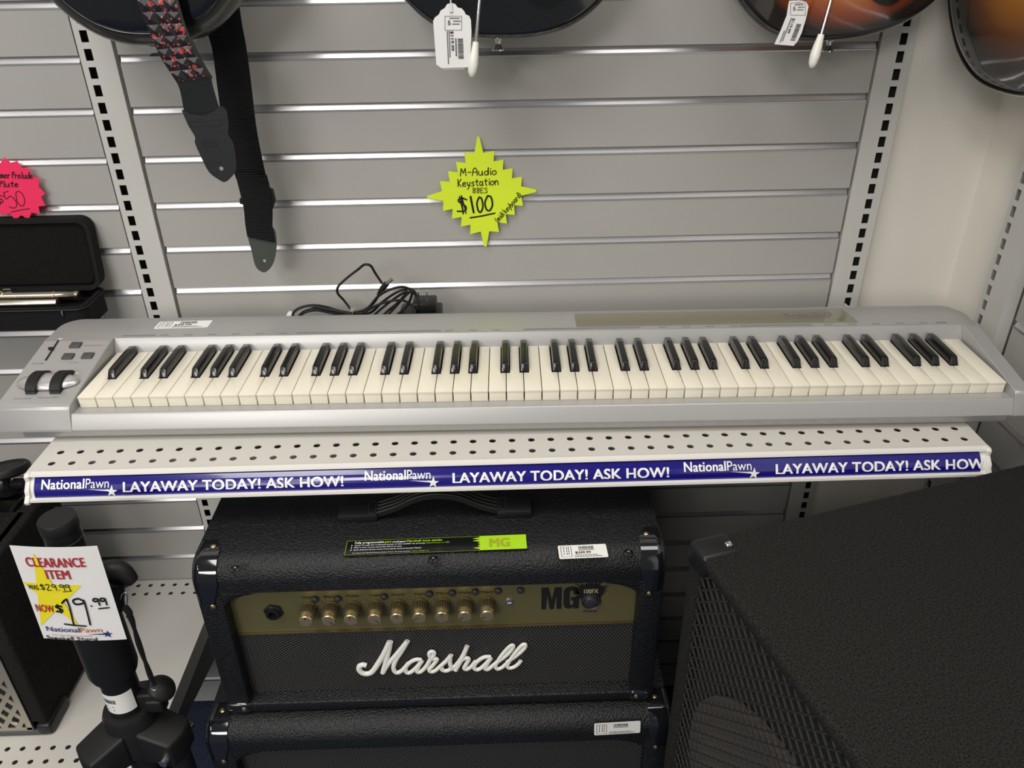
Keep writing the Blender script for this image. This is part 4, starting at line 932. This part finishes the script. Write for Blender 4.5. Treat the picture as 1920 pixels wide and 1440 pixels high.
mb = MB(); mb.text('Pawn', .495, .755, 1-.900, 1-.845, cfu, h=.0006); mb.text('Trust. Value. Satisfaction. Guaranteed.', .13, .62, 1-.948, 1-.934, cfu, bold=.01, h=.0006); mb.build('orange_lettering', M['orange'], card, smooth=None)

# ================================================================== FLUTE CASE
fc = thing('flute_case', 'open black velvet-lined flute case standing against the left slatwall', 'case', (-.83, -.06, 1.0425))
FX0, FX1 = -1.09, -.673
def rrect(x0, x1, y0, y1, r, n=6): return corner(x1-r, y1-r, r, 0, math.pi/2, n)+corner(x0+r, y1-r, r, math.pi/2, math.pi, n)+corner(x0+r, y0+r, r, math.pi, 1.5*math.pi, n)+corner(x1-r, y0+r, r, 1.5*math.pi, 2*math.pi, n)
o1 = rrect(FX0, FX1, -.108, -.022, .016); o2 = rrect(FX0+.006, FX1-.006, -.102, -.028, .012)
mb = MB(); bz0, bz1 = 1.0425, 1.0805
mb.loft([[(x, y, bz0) for x, y in o1], [(x, y, bz1) for x, y in o1], [(x, y, bz1) for x, y in o2], [(x, y, bz1-.020) for x, y in o2]]); mb.build('base', M['cloth'], fc, smooth=40)
mb = MB(); mb.loft([[(x, y, bz1-.0195) for x, y in o2], [(x, y, bz1-.012) for x, y in o2]]); mb.build('lining', M['velvet'], fc, smooth=None)
def lidf(u, v, t): return V((u, -.030+.018*(v/.118)-t, bz1+.003+v))
l1 = rrect(FX0, FX1+.004, 0, .116, .020); l2 = rrect(FX0+.006, FX1-.002, .006, .110, .016)
mb = MB(); mb.loft([[lidf(x, v, -.008) for x, v in l1], [lidf(x, v, .014) for x, v in l1], [lidf(x, v, .014) for x, v in l2], [lidf(x, v, .004) for x, v in l2]]); mb.build('lid', M['cloth'], fc, smooth=40)
mb = MB(); mb.loft([[lidf(x, v, .0042) for x, v in l2], [lidf(x, v, .008) for x, v in rrect(FX0+.010, FX1-.006, .010, .106, .014)]]); mb.build('lid_lining', M['velvet'], fc, smooth=40)
mb = MB(); mb.tube([V((x, y, bz1-.003)) for x, y in rrect(FX0-.0012, FX1+.0012, -.1092, -.0208, .017)], .0015, 6, closed=True); mb.build('zipper', M['rubber'], fc, smooth=50)
mb = MB(); mb.box(FX1-.035, FX1-.032, -.1115, -.109, bz1-.013, bz1-.004); mb.build('zipper_pull', M['chrome'], fc, bevel=.001)
for (xe, yy, zz, label, key) in ((-.698, -.062, 1.0835, 'silver flute body with key mechanism in rear slot of flute case', 1), (-.722, -.086, 1.0805, 'silver flute tube lying in front slot of flute case', 0)):
    f_ = thing('flute_joint', label, 'flute', (xe-.15, yy, zz-.0085), 0, 'flute sections in the case')
    mb = MB(); mb.lathe([(.0072, 0), (.0085, .0006), (.0085, .006), (.0078, .007), (.0078, .036), (.0088, .037), (.0088, .041), (.0078, .042), (.0078, .34)] if key else [(.0070, 0), (.0074, .001), (.0074, .19)], (xe, yy, zz), (-1, 0, 0), 24); mb.build('tube', M['nickel'], f_, smooth=40)
    if key:
        mb = MB(); mb.cyl((xe-.11, yy+.006, zz+.010), (xe-.34, yy+.006, zz+.010), .0018, n=10); mb.build('key_rod', M['nickel'], f_)
        for k in range(7):
            mb = MB(); x = xe-.128-.03*k; mb.lathe([(.0075, 0), (.0075, .0025), (.005, .0035), (0, .003)], (x, yy, zz+.0082), (0, -.2, 1), 16); mb.build('key_cup', M['nickel'], f_, smooth=40)
br_ = MB(); br_.box(-1.12, -.700, -.100, -.0028, 1.0398, 1.0422); br_.box(-1.12, -.700, -.0055, -.0028, 1.0150, 1.0398); tag(br_.build('display_ledge', M['upright'], smooth=None), 'thin grey slatwall ledge holding up the flute case', 'ledge')

# ================================================================== POWER ADAPTER AND CORD
pwr = thing('power_adapter', 'black power adapter with coiled cord lying behind the keyboard', 'power adapter', (-.125, -.09, SZ))
mb = MB(); mb.box(-.172, -.104, -.118, -.070, SZ+.0005, SZ+.044); mb.box(-.150, -.112, -.112, -.076, SZ+.0435, SZ+.060); mb.build('housing', M['plastic'], pwr, bevel=.003, smooth=40)
for x in (-.1400, -.1265):
    mb = MB(); mb.prism([(-.0030, 0), (.0030, 0), (.0030, .014), (.002, .0165), (-.002, .0165), (-.0030, .014)], lambda u, v, t: V((x+t, -.094+u, SZ+.0595+v)), -.0008, .0008); mb.build('prong', M['chrome'], pwr, smooth=None)
mb = MB(); KY = -.105
def kp(pts, y): return smoothline([at(530+a/6, 480+b/6, 1, y+(.004*math.sin(i*1.7))) for i, (a, b) in enumerate(pts)], 7)
CO = [([(785, 625), (690, 500), (620, 420), (625, 345), (720, 250), (850, 150), (920, 98), (990, 110), (1040, 190), (1120, 310)], -.085),
 ([(1085, 430), (1030, 520), (950, 590), (820, 640), (650, 620), (480, 570), (320, 555), (180, 590), (110, 660), (200, 700), (400, 690), (780, 645)], -.10),
 ([(790, 640), (900, 640), (1050, 560), (1200, 510), (1350, 500), (1450, 560), (1490, 650), (1400, 720), (1100, 720), (800, 660)], -.115),
 ([(780, 640), (950, 590), (1080, 450), (1230, 370), (1370, 350), (1480, 420), (1530, 540), (1480, 650), (1350, 720), (1000, 700), (780, 650), (500, 600), (300, 560), (150, 610), (105, 680)], -.108),
 ([(790, 650), (980, 640), (1120, 520), (1280, 410), (1430, 370), (1510, 450), (1520, 600), (1420, 700), (1150, 740), (820, 660), (600, 640), (420, 590), (250, 620), (160, 700)], -.095),
 ([(1000, 690), (1150, 560), (1300, 450), (1400, 400), (1300, 520), (1180, 620), (1080, 720)], -.10),
 ([(1150, 700), (1280, 560), (1400, 430), (1460, 400), (1400, 560), (1250, 690)], -.112),
 ([(780, 640), (560, 640), (380, 610), (240, 640), (200, 700), (350, 720), (600, 680), (780, 650)], -.112)]
for pts, y in CO: mb.tube(kp(pts, y), .0021, 8)
mb.build('cord', M['rubber'], pwr, smooth=60)
pp = [at(530+a/6, 480+b/6, 1, -.088) for a, b in ((1070, 440), (1100, 390), (1115, 375), (1170, 310), (1185, 300), (1235, 255))]
mb = MB(); mb.tube([pp[0], pp[1], pp[2]], [.0022, .0034, .0040], 10); mb.tube([pp[2], pp[3]], .0048, 12); mb.build('barrel_plug', M['rubber'], pwr, smooth=50)
mb = MB(); mb.cyl(pp[3], pp[5], .0030, n=14); mb.build('plug_tip', M['chrome'], pwr)
p = at(530+785/6, 480+640/6, 1, -.10); mb = MB(); mb.box(p.x-.0045, p.x+.0045, p.y-.014, p.y+.012, p.z-.007, p.z+.006); mb.build('twist_tie', M['nickel'], pwr, bevel=.002)
p = at(546, 590, 1, -.10); mb = MB(); mb.box(p.x-.006, p.x+.003, p.y-.008, p.y+.008, p.z-.008, p.z+.003); mb.build('cord_tag', M['white'], pwr, bevel=.001)

# ================================================================== GUITARS
def outline(pts, n=6): return smoothline([V((a, b, 0)) for a, b in pts], n, closed=True)
STRAT = [(0, 0), (-.055, .004), (-.105, .026), (-.148, .075), (-.158, .125), (-.142, .185), (-.118, .235), (-.120, .285), (-.138, .335), (-.135, .385), (-.10, .405), (-.06, .365), (-.03, .335), (.0, .33), (.03, .335), (.06, .365), (.08, .375), (.115, .36), (.130, .31), (.120, .265), (.112, .23), (.122, .185), (.146, .14), (.154, .09), (.138, .05), (.098, .018), (.05, .003)]
def guitar(label, bx, bz, y0, y1, body_m, tilt, wood, pick, name='electric_guitar'):
    g_ = thing(name, label, 'guitar', (bx, y0, bz)); ca, sa2 = math.cos(tilt), math.sin(tilt)
    f = lambda u, v, t: V((bx+u*ca-v*sa2, t, bz+u*sa2+v*ca))
    ol = outline(STRAT); cu, cv = 0, .18; rings = []
    N = len(ol)
    def inset_o(d):
        res = []
        for i in range(N):
            a, b = ol[i-1], ol[(i+1) % N]; t_ = (b-a).normalized(); nn = V((t_.y, -t_.x, 0))
            res.append(ol[i]+nn*d if False else ol[i]-nn*(-d))
        return res
    # orientation test so that inset goes inwards
    area = sum(ol[i].x*ol[(i+1) % N].y-ol[(i+1) % N].x*ol[i].y for i in range(N)); sg = 1 if area > 0 else -1
    def ins(d):
        res = []
        for i in range(N):
            t_ = (ol[(i+1) % N]-ol[i-1]).normalized(); res.append(ol[i]+V((-t_.y, t_.x, 0))*d*sg)
        return res
    R_ = .011; rings = []
    for k in range(5): a = k/4*math.pi/2; rings.append((ins(R_*(1-math.sin(a))), y0+R_*(1-math.cos(a))))
    for k in range(5): a = math.pi/2*(1-k/4); rings.append((ins(R_*(1-math.sin(a))), y1-R_*(1-math.cos(a))))
    mb = MB(); mb.loft([[f(p.x, p.y, y) for p in r] for r, y in rings]); mb.build('body', body_m, g_, smooth=50)
    mb = MB(); pg = outline([(.005, .10), (.03, .055), (.065, .040), (.095, .070), (.10, .12), (.085, .19), (.09, .25), (.10, .31), (.075, .33), (.05, .31), (-.03, .31), (-.09, .335), (-.085, .28), (-.05, .21), (-.045, .15)], 4)
    mb.prism([(p.x, p.y) for p in pg], lambda u, v, t: f(u, v, t), y0-.0022, y0-.0002); mb.build('pickguard', pick, g_, smooth=None)
    mb = MB(); mb.prism([(-.040, .112), (.040, .112), (.040, .15), (-.040, .15)], f, y0-.010, y0-.0001); mb.build('bridge', M['chrome'], g_, bevel=.002)
    for (u, v) in ((.062, .215), (.073, .165), (.078, .115)):
        mb = MB(); mb.lathe([(.012, 0), (.011, .012), (0, .0125)], f(u, v, y0-.002), (0, -1, 0), 20); mb.build('control_knob', M['whitegloss'], g_)
    for v in (.18, .225, .27):
        mb = MB(); mb.prism(rrect(-.036, .036, v-.009, v+.009, .008), f, y0-.008, y0-.0001); mb.build('pickup', M['whitegloss'], g_, smooth=None)
    mb = MB(); mb.prism([(-.028, .31), (.028, .31), (.021, .80), (-.021, .80)], f, y0-.012, y0+.014); nk = mb.build('neck', wood, g_, bevel=.004)
    mb = MB(); mb.prism([(-.022, .80), (.022, .80), (.045, .86), (.035, .98), (-.02, .99), (-.03, .88)], f, y0-.002, y0+.012); mb.build('headstock', wood, g_, bevel=.003)
    for k in range(6):
        u = -.026+.0104*k; mb = MB(); mb.cyl(f(u, .14, y0-.011), f(u*.72, .80, y0-.0135), .0005, n=5); mb.build('string', M['chrome'], g_)
    mb = MB(); p = f(-.004, .001, (y0+y1)/2); mb.lathe([(.0078, 0), (.0070, .0015), (.0038, .004), (.0034, .008), (.0080, .0145), (.0080, .0165), (0, .017)], p, (0, 0, -1), 20); mb.build('strap_button', M['chrome'], g_, smooth=30)
    return g_, f
M['maple'] = mat('maple_neck', (.55, .36, .16), .3); M['redface'] = mat('black_pickguard', (.008, .008, .008), .12)
def arm(g_, pts, tip, y0, y1):
    mb = MB(); P = [at(px_, py2, 1, y0+(y1-y0)*i/(len(pts)-1)) for i, (px_, py2) in enumerate(pts)]; mb.tube(smoothline(P, 5), .0026, 10); a_ = mb.build('tremolo_arm', M['chrome'], g_, smooth=60)
    q0 = P[-1]; q1 = at(*tip, 1, y1-.006); ax = q1-q0; L = ax.length
    mb = MB(); mb.lathe([(.0040, -.001), (.0046, .004), (.0060, L*.35), (.0068, L*.6), (.0055, L*.85), (.0030, L*.97), (0, L)], q0, ax, 18); mb.build('arm_tip', M['whitegloss'], a_, smooth=60)
g2, f2_ = guitar('glossy black electric guitar hanging above the keyboard, white tremolo tip', .0008, 1.4645, -.125, -.080, M['gloss'], math.radians(-1), M['maple'], M['redface'])
arm(g2, [(916, -150), (906, -60), (899, 0), (891.5, 80)], (884, 145), -.142, -.160)
SB = sunburst('sunburst_lacquer', 0, .165, .160, .165, 'X')
g3, f3_ = guitar('sunburst electric guitar hanging near the corner, amber centre and black edge', .4605, 1.4555, -.125, -.080, SB, math.radians(4), M['maple'], M['redface'])
arm(g3, [(1590, -130), (1572, -60), (1558, 0), (1539.5, 66)], (1521, 128), -.142, -.160)
# deep-bodied black guitar with straps
g1 = thing('acoustic_guitar', 'black deep-bodied guitar with dark rim hanging at upper left', 'guitar', (-.452, -.155, 1.466))
OV = [(0, 0), (-.050, .006), (-.095, .030), (-.132, .075), (-.150, .135), (-.140, .200), (-.112, .255), (-.105, .30), (-.118, .35), (-.108, .41), (-.06, .445), (0, .45), (.06, .445), (.108, .41), (.118, .35), (.105, .30), (.112, .255), (.140, .200), (.150, .135), (.132, .075), (.095, .030), (.050, .006)]
def deep_guitar(g_, f, y0, y1, topm, sidem, rim, sc_, dome=.004, e=.006):
    ol = outline(OV); N = len(ol)
    area = sum(ol[i].x*ol[(i+1) % N].y-ol[(i+1) % N].x*ol[i].y for i in range(N)); sg = 1 if area > 0 else -1
    def ins(d): return [ol[i]*sc_+V((-(ol[(i+1) % N]-ol[i-1]).normalized().y, (ol[(i+1) % N]-ol[i-1]).normalized().x, 0))*d*sg for i in range(N)]
    mb = MB(); rings = [(ins(e-.002), y0+.0012), (ins(e*.35), y0+e*.35), (ins(e*.08), y0+e*.8), (ins(0), y0+.024), (ins(.004), y1-.015), (ins(.02), y1)]
    mb.loft([[f(p.x, p.y, y) for p in r] for r, y in rings]); mb.build('body', sidem, g_, smooth=50)
    mb = MB(); mb.loft([[f(p.x, p.y, y) for p in r] for r, y in ((ins(e), y0+.0012), (ins(e+.002), y0-.0005), (ins(e+.016), y0-dome*.55), (ins(.050), y0-dome*.9), (ins(.085), y0-dome))]); mb.build('soundboard', topm, g_, smooth=60)
    mb = MB(); mb.tube([f(p.x, p.y, y0+.0012) for p in ins(e-.002)], .0018, 8, closed=True); mb.build('edge_binding', rim, g_, smooth=60)
    yc = y0-dome
    mb = MB(); mb.prism([(-.07*sc_, .11*sc_), (.07*sc_, .11*sc_), (.07*sc_, .135*sc_), (-.07*sc_, .135*sc_)], f, yc-.008, yc+.001); mb.build('bridge', M['redface'], g_, bevel=.002)
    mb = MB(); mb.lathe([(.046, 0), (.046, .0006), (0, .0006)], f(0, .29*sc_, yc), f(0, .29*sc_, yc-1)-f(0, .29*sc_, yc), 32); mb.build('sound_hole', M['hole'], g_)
    mb = MB(); mb.prism([(-.028, .33*sc_), (.028, .33*sc_), (.021, .86), (-.021, .86)], f, yc-.010, yc+.016); mb.build('neck', M['maple'], g_, bevel=.004)
    mb = MB(); mb.prism([(-.024, .86), (.024, .86), (.036, .90), (.030, 1.02), (-.030, 1.02), (-.036, .90)], f, yc+.002, yc+.016); mb.build('headstock', M['redface'], g_, bevel=.003)
    return ins
F1 = lambda u, v, t: V((-.452+u, t, 1.466+v))
deep_guitar(g1, F1, -.165, -.085, M['gloss'], mat('rim_sheen_grey', (.035, .036, .034), .28, coat=.5), M['redface'], 1.0, e=.020)  # side colour lightened to carry the reflection along the rounded edge
mb = MB(); mb.lathe([(.006, 0), (.004, .004), (.0036, .008), (.0085, .013), (.0085, .015), (0, .0155)], (-.448, -.125, 1.4665), (0, 0, -1), 18); mb.box(-.468, -.446, -.135, -.124, 1.4535, 1.4565); mb.build('strap_button', M['rubber'], g1, bevel=.0008)
# big sunburst guitar on the right side wall
g4 = thing('acoustic_guitar', 'dark-edged sunburst acoustic guitar on the right side wall, top right', 'guitar', (.68, -.225, 1.402))
S4 = 1.45
F4 = lambda u, v, t: V((.675-(-t-.15), -.225+u, 1.402+v))     # t in the same sense as the others: smaller = nearer the shop
SB4 = sunburst('acoustic_sunburst', -.02, .235, .215, .235, 'Y', [(0, (.44, .23, .06)), (.28, (.38, .16, .03)), (.50, (.13, .045, .015)), (.74, (.014, .012, .011))])
deep_guitar(g4, F4, -.185, -.095, SB4, M['gloss'], M['redface'], S4, dome=.014)
# ------------------------------------------------------------------ straps
sp_ = thing('studded_strap', 'leather guitar strap with red-spattered pyramid studs hanging over the black guitar', 'guitar strap', (-.41, -.19, 1.29))
def strap_pts(L, ys):
    out_ = []
    for i, (lx, ly, rx, ry) in enumerate(L):
        y = ys[i] if isinstance(ys, list) else ys; out_.append((at(lx, ly, 1, y), at(rx, ry, 1, y)))
    return out_
edges = [(228, -95, 305, -100), (244, -45, 318, -48), (258, 0, 331, 0), (279, 54, 346, 50), (298, 100, 365, 92), (318, 133, 383, 126), (331, 153, 396, 146)]
yv = [-.186, -.186, -.187, -.187, -.187, -.186, -.185]
prs = strap_pts(edges, yv); dense = []
LL = smoothline([p[0] for p in prs], 6); RR = smoothline([p[1] for p in prs], 6)
mb = MB(); mb.loft([[l+V((0, .0015, 0)), r+V((.002, .0015, 0)), r+V((.002, -.0015, 0)), l+V((0, -.0015, 0))] for l, r in zip(LL, RR)]); sb = mb.build('strap_band', M['leather'], sp_, smooth=40)
mb = MB(); cum = [0]
for i in range(1, len(LL)): cum.append(cum[-1]+((LL[i]+RR[i])/2-(LL[i-1]+RR[i-1])/2).length)
def sample(s_):
    for i in range(1, len(cum)):
        if cum[i] >= s_: t = (s_-cum[i-1])/(cum[i]-cum[i-1]); return LL[i-1].lerp(LL[i], t), RR[i-1].lerp(RR[i], t)
    return LL[-1], RR[-1]
nrow = 11; tot = cum[-1]
for r in range(nrow):
    a = sample(tot*r/nrow); b = sample(tot*(r+1)/nrow); e = tot/nrow*.02
    for c in range(3):
        q = [a[0].lerp(a[1], c/3+.01), a[0].lerp(a[1], (c+1)/3-.01), b[0].lerp(b[1], (c+1)/3-.01), b[0].lerp(b[1], c/3+.01)]
        q = [v+V((0, -.0017, 0)) for v in q]; ap = (q[0]+q[1]+q[2]+q[3])/4+V((0, -.0022, 0))
        mb.add(q+[ap], [(0, 1, 4), (1, 2, 4), (2, 3, 4), (3, 0, 4)])
mb.build('stud_rows', M['splat'], sb, smooth=None)
tail = [(331, 153, 396, 146, -.185), (338, 170, 400, 165, -.182), (345, 205, 412, 205, -.174), (350, 225, 420, 220, -.171)]
LL2 = smoothline([at(l, m_, 1, y) for l, m_, r, n_, y in tail], 5); RR2 = smoothline([at(r, n_, 1, y) for l, m_, r, n_, y in tail], 5)
mb = MB(); mb.loft([[l+V((0, .001, 0)), r+V((0, .001, 0)), r+V((0, -.001, 0)), l+V((0, -.001, 0))] for l, r in zip(LL2, RR2)]); mb.build('leather_tail', M['leather'], sp_, smooth=40)
tipo = [(342, 206), (360, 214), (382, 216), (402, 208), (414, 199), (424, 208), (428, 235), (427, 252), (437, 270), (441, 295), (442, 318), (434, 332), (422, 341), (410, 336), (392, 322), (378, 295), (366, 268), (366, 256), (354, 236), (346, 218)]
def hole_plate(mb, outl, hole, fn, t0, t1):
    """plate with one hole: fan between outline and hole ring"""
    n = len(outl); c = hole[:2]
    import math as m_
    ring = []
    for p in outl:
        a = m_.atan2(p[1]-c[1], p[0]-c[0]); ring.append((c[0]+hole[2]*m_.cos(a), c[1]+hole[2]*m_.sin(a)))
    vs = [fn(*p, t) for t in (t0, t1) for p in outl] + [fn(*p, t) for t in (t0, t1) for p in ring]
    fs = []
    for i in range(n):
        j = (i+1) % n
        fs += [(i, j, 2*n+j, 2*n+i), (n+i, 3*n+i, 3*n+j, n+j), (i, n+i, n+j, j), (2*n+i, 2*n+j, 3*n+j, 3*n+i)]
    mb.add(vs, fs)
tipd = [(p.x, p.y) for p in smoothline([V((a, b, 0)) for a, b in tipo], 3, closed=True)]
mb = MB(); hole_plate(mb, tipd, (415, 316, 4.2), lambda a, b, t: at(a, b, 1, -.1745)+V((0, t, 0)), -.0012, .0012); te = mb.build('leather_end', M['leather'], sp_, smooth=40)
mb = MB(); ft = lambda a, b, t: at(a, b, 1, -.1745)+V((0, -.0013-t, 0))
for l in ([(354, 229), (413, 225)], [(358, 237), (415, 236)], [(354, 229), (358, 237)], [(413, 225), (415, 236)], [(413.5, 303), (414.5, 312)]): mb.stroke(l, .9, ft, .0002)
for k in range(8): mb.stroke([(374+4*k, 262+3*math.sin(k*2.1)), (378+4*k, 268-4*math.cos(k)), (382+3.6*k, 276)], .7, ft, .0002)
mb.build('stitching', M['ink'], te, smooth=None)
ns = thing('nylon_strap', 'plain black nylon webbing guitar strap with grey leather tip', 'guitar strap', (-.38, -.075, 1.13))
NE = [(360, -60, 440, -60), (372, 0, 447, 0), (385, 50, 454, 48), (398, 92, 461, 85), (408, 165, 470, 150), (420, 250, 480, 235), (432, 300, 490, 290), (443, 335, 502, 345)]
yn = [-.070]*8
LL = smoothline([at(l, a, 1, y) for (l, a, r, b), y in zip(NE, yn)], 4); RR = smoothline([at(r, b, 1, y) for (l, a, r, b), y in zip(NE, yn)], 4)
mb = MB(); mb.loft([[l+V((0, .001, 0)), r+V((0, .001, 0)), r+V((0, -.001, 0)), l+V((0, -.001, 0))] for l, r in zip(LL, RR)]); mb.build('webbing', M['web'], ns, smooth=40)
NE2 = [(440, 322, 500, 328), (448, 352, 506, 352), (457, 390, 511, 395), (460, 420, 511, 425), (464, 444, 516, 455)]
LL = smoothline([at(l, a, 1, -.074) for (l, a, r, b) in NE2], 4); RR = smoothline([at(r, b, 1, -.074) for (l, a, r, b) in NE2], 4)
mb = MB(); mb.loft([[l+V((0, .001, 0)), r+V((0, .001, 0)), r+V((0, -.001, 0)), l+V((0, -.001, 0))] for l, r in zip(LL, RR)]); mb.build('webbing_end', M['web'], ns, smooth=40)
mb = MB(); pts = [at(x, y, 1, -.069) for x, y in ((449, 372), (450, 382), (512, 392), (517, 375), (512, 355), (505, 352))]
mb.prism([(p.x, p.z) for p in pts], lambda u, v, t: V((u, -.0685+t, v)), -.003, .004); mb.build('slider_buckle', M['plastic'], ns, bevel=.0015)
mb = MB(); tp = [(p.x, p.y) for p in smoothline([V((a, b, 0)) for a, b in ((466, 440), (490, 430), (512, 427), (518, 445), (518, 470), (512, 495), (500, 509), (490, 509), (479, 498), (472, 470))], 3, closed=True)]
hole_plate(mb, tp, (496, 489, 3.0), lambda a, b, t: at(a, b, 1, -.0715)+V((0, t, 0)), -.001, .001); mb.build('leather_tip', M['suede'], ns, smooth=40)

# ================================================================== HANG TAGS
def tag_obj(outl, y, label, writer, name='price_tag', group=None):
    P = [at(a, b, 1, y) for a, b in outl]
    mb = MB(); mb.prism([(p.x, p.z) for p in P], lambda u, v, t: V((u, y+t, v)), 0, .0005); o = tag(mb.build(name, M['white'], smooth=None), label, 'price tag', 'white price tags on the guitars')
    f = lambda a, b, t: at(a, -b, 1, y)+V((0, -.0002-t, 0)); mb = MB(); writer(mb, f); mb.build('label_print', M['ink'], o, smooth=None); return o
T1 = [(846, 5), (854, 8), (858, 14), (866, 16), (871, 22), (873, 27), (880, 30), (883, 38), (884, 60), (881, 126), (828, 128), (818, 121), (815, 80), (812, 40), (815, 33), (823, 27), (826, 20), (834, 15), (838, 8)]
def marks(mb, f, x0, y0, kx_, ky_, price):
    rnd = random.Random(4)
    for (a, b, c, d) in ((0, 32, 0, .7), (0, 32, 26, 26.7), (0, .7, 0, 26.7), (31.3, 32, 0, 26.7)): mb.flat([(x0+a*kx_, -y0-c*ky_), (x0+b*kx_, -y0-c*ky_), (x0+b*kx_, -y0-d*ky_), (x0+a*kx_, -y0-d*ky_)], f, .0003)
    mb.text('B', x0+6*kx_, x0+11*kx_, -y0-17*ky_, -y0-7.5*ky_, f, bold=.0, h=.0004)
    for (a, b, c) in ((9, 27, 3), (16, 28, 8.5), (14, 28, 14)):
        q = a
        while q < b: mb.flat([(x0+q*kx_, -y0-c*ky_), (x0+(q+1.6)*kx_, -y0-c*ky_), (x0+(q+1.6)*kx_, -y0-(c+2.2)*ky_), (x0+q*kx_, -y0-(c+2.2)*ky_)], f, .0003); q += 2.4
def w1(mb, f):
    marks(mb, f, 834, 30, 1, 1, 0)
    g = lambda a, b, t: f(844.5+.04*a+b, -58-a, t)
    mb.text('$119.99', 0, 37, 0, 6.2, g, bold=.02, h=.0004)
    for (v0, l0, l1) in ((-7, 0, 62), (-3.5, 0, 48)):
        q = l0
        while q < l1: mb.flat([(q, v0), (q+1.7, v0), (q+1.7, v0+2), (q, v0+2)], g, .0003); q += 2.5
    q = 14; rnd = random.Random(8)
    while q < 52: b = .5+1.3*rnd.random(); mb.flat([(q, 13), (q+b, 13), (q+b, 23), (q, 23)], g, .0003); q += b+.8
    q = 14
    while q < 46: mb.flat([(q, 8), (q+1.5, 8), (q+1.5, 11), (q, 11)], g, .0003); q += 2.6
t1 = tag_obj(T1, -.166, 'scalloped white price tag on a string hanging from the black electric guitar', w1)
mb = MB(); mb.tube(smoothline([at(x, y, 1, -.168) for x, y in ((847, 23), (846.5, 10), (845, 0), (846, -40), (850, -120))], 5), .0009, 6); mb.build('string', M['white'], t1)
mb = MB(); mb.flat([(844, -22.5), (849, -22.5), (849, -24), (844, -24)], lambda a, b, t: at(a, -b, 1, -.166)+V((0, -.0003-t, 0)), .0002); mb.build('tag_hole', M['ink'], t1, smooth=None)
p4 = [at(x, y, 1, -.164) for x, y in ((832, 120), (871, 119), (871, 130), (832, 131))]; mb = MB(); mb.prism([(p.x, p.z) for p in p4], lambda u, v, t: V((u, -.1635+t, v)), 0, .0004); mb.build('clear_sleeve', M['rail'], t1, smooth=None)
T2 = [(1480, 1.5), (1487, 1), (1503, 1), (1512, 4), (1516, 12), (1513, 27), (1511, 36), (1503, 62), (1495, 78), (1488, 86), (1452, 83), (1464, 57), (1473, 34), (1475, 30), (1478, 10)]
def w2(mb, f):
    marks(mb, f, 1482, 5, .88, .88, 0)
    g = lambda a, b, t: f(1486-.36*a+b*.95, -34-a*.92-b*.10, t)
    mb.text('$119.99', 0, 30, 0, 5.6, g, bold=.02, h=.0004)
    for (v0, l0, l1) in ((-7, 26, 50), (-3.5, 0, 46)):
        q = l0
        while q < l1: mb.flat([(q, v0), (q+1.7, v0), (q+1.7, v0+2), (q, v0+2)], g, .0003); q += 2.5
    q = 10; rnd = random.Random(8)
    while q < 44: b = .5+1.3*rnd.random(); mb.flat([(q, 12), (q+b, 12), (q+b, 21), (q, 21)], g, .0003); q += b+.8
t2 = tag_obj(T2, -.160, 'creased white price tag without scallops on the sunburst electric guitar', w2)
mb = MB(); mb.tube(smoothline([at(x, y, 1, -.162) for x, y in ((1497, 4), (1498, -20), (1502, -120))], 5), .0009, 6); mb.build('string', M['white'], t2)
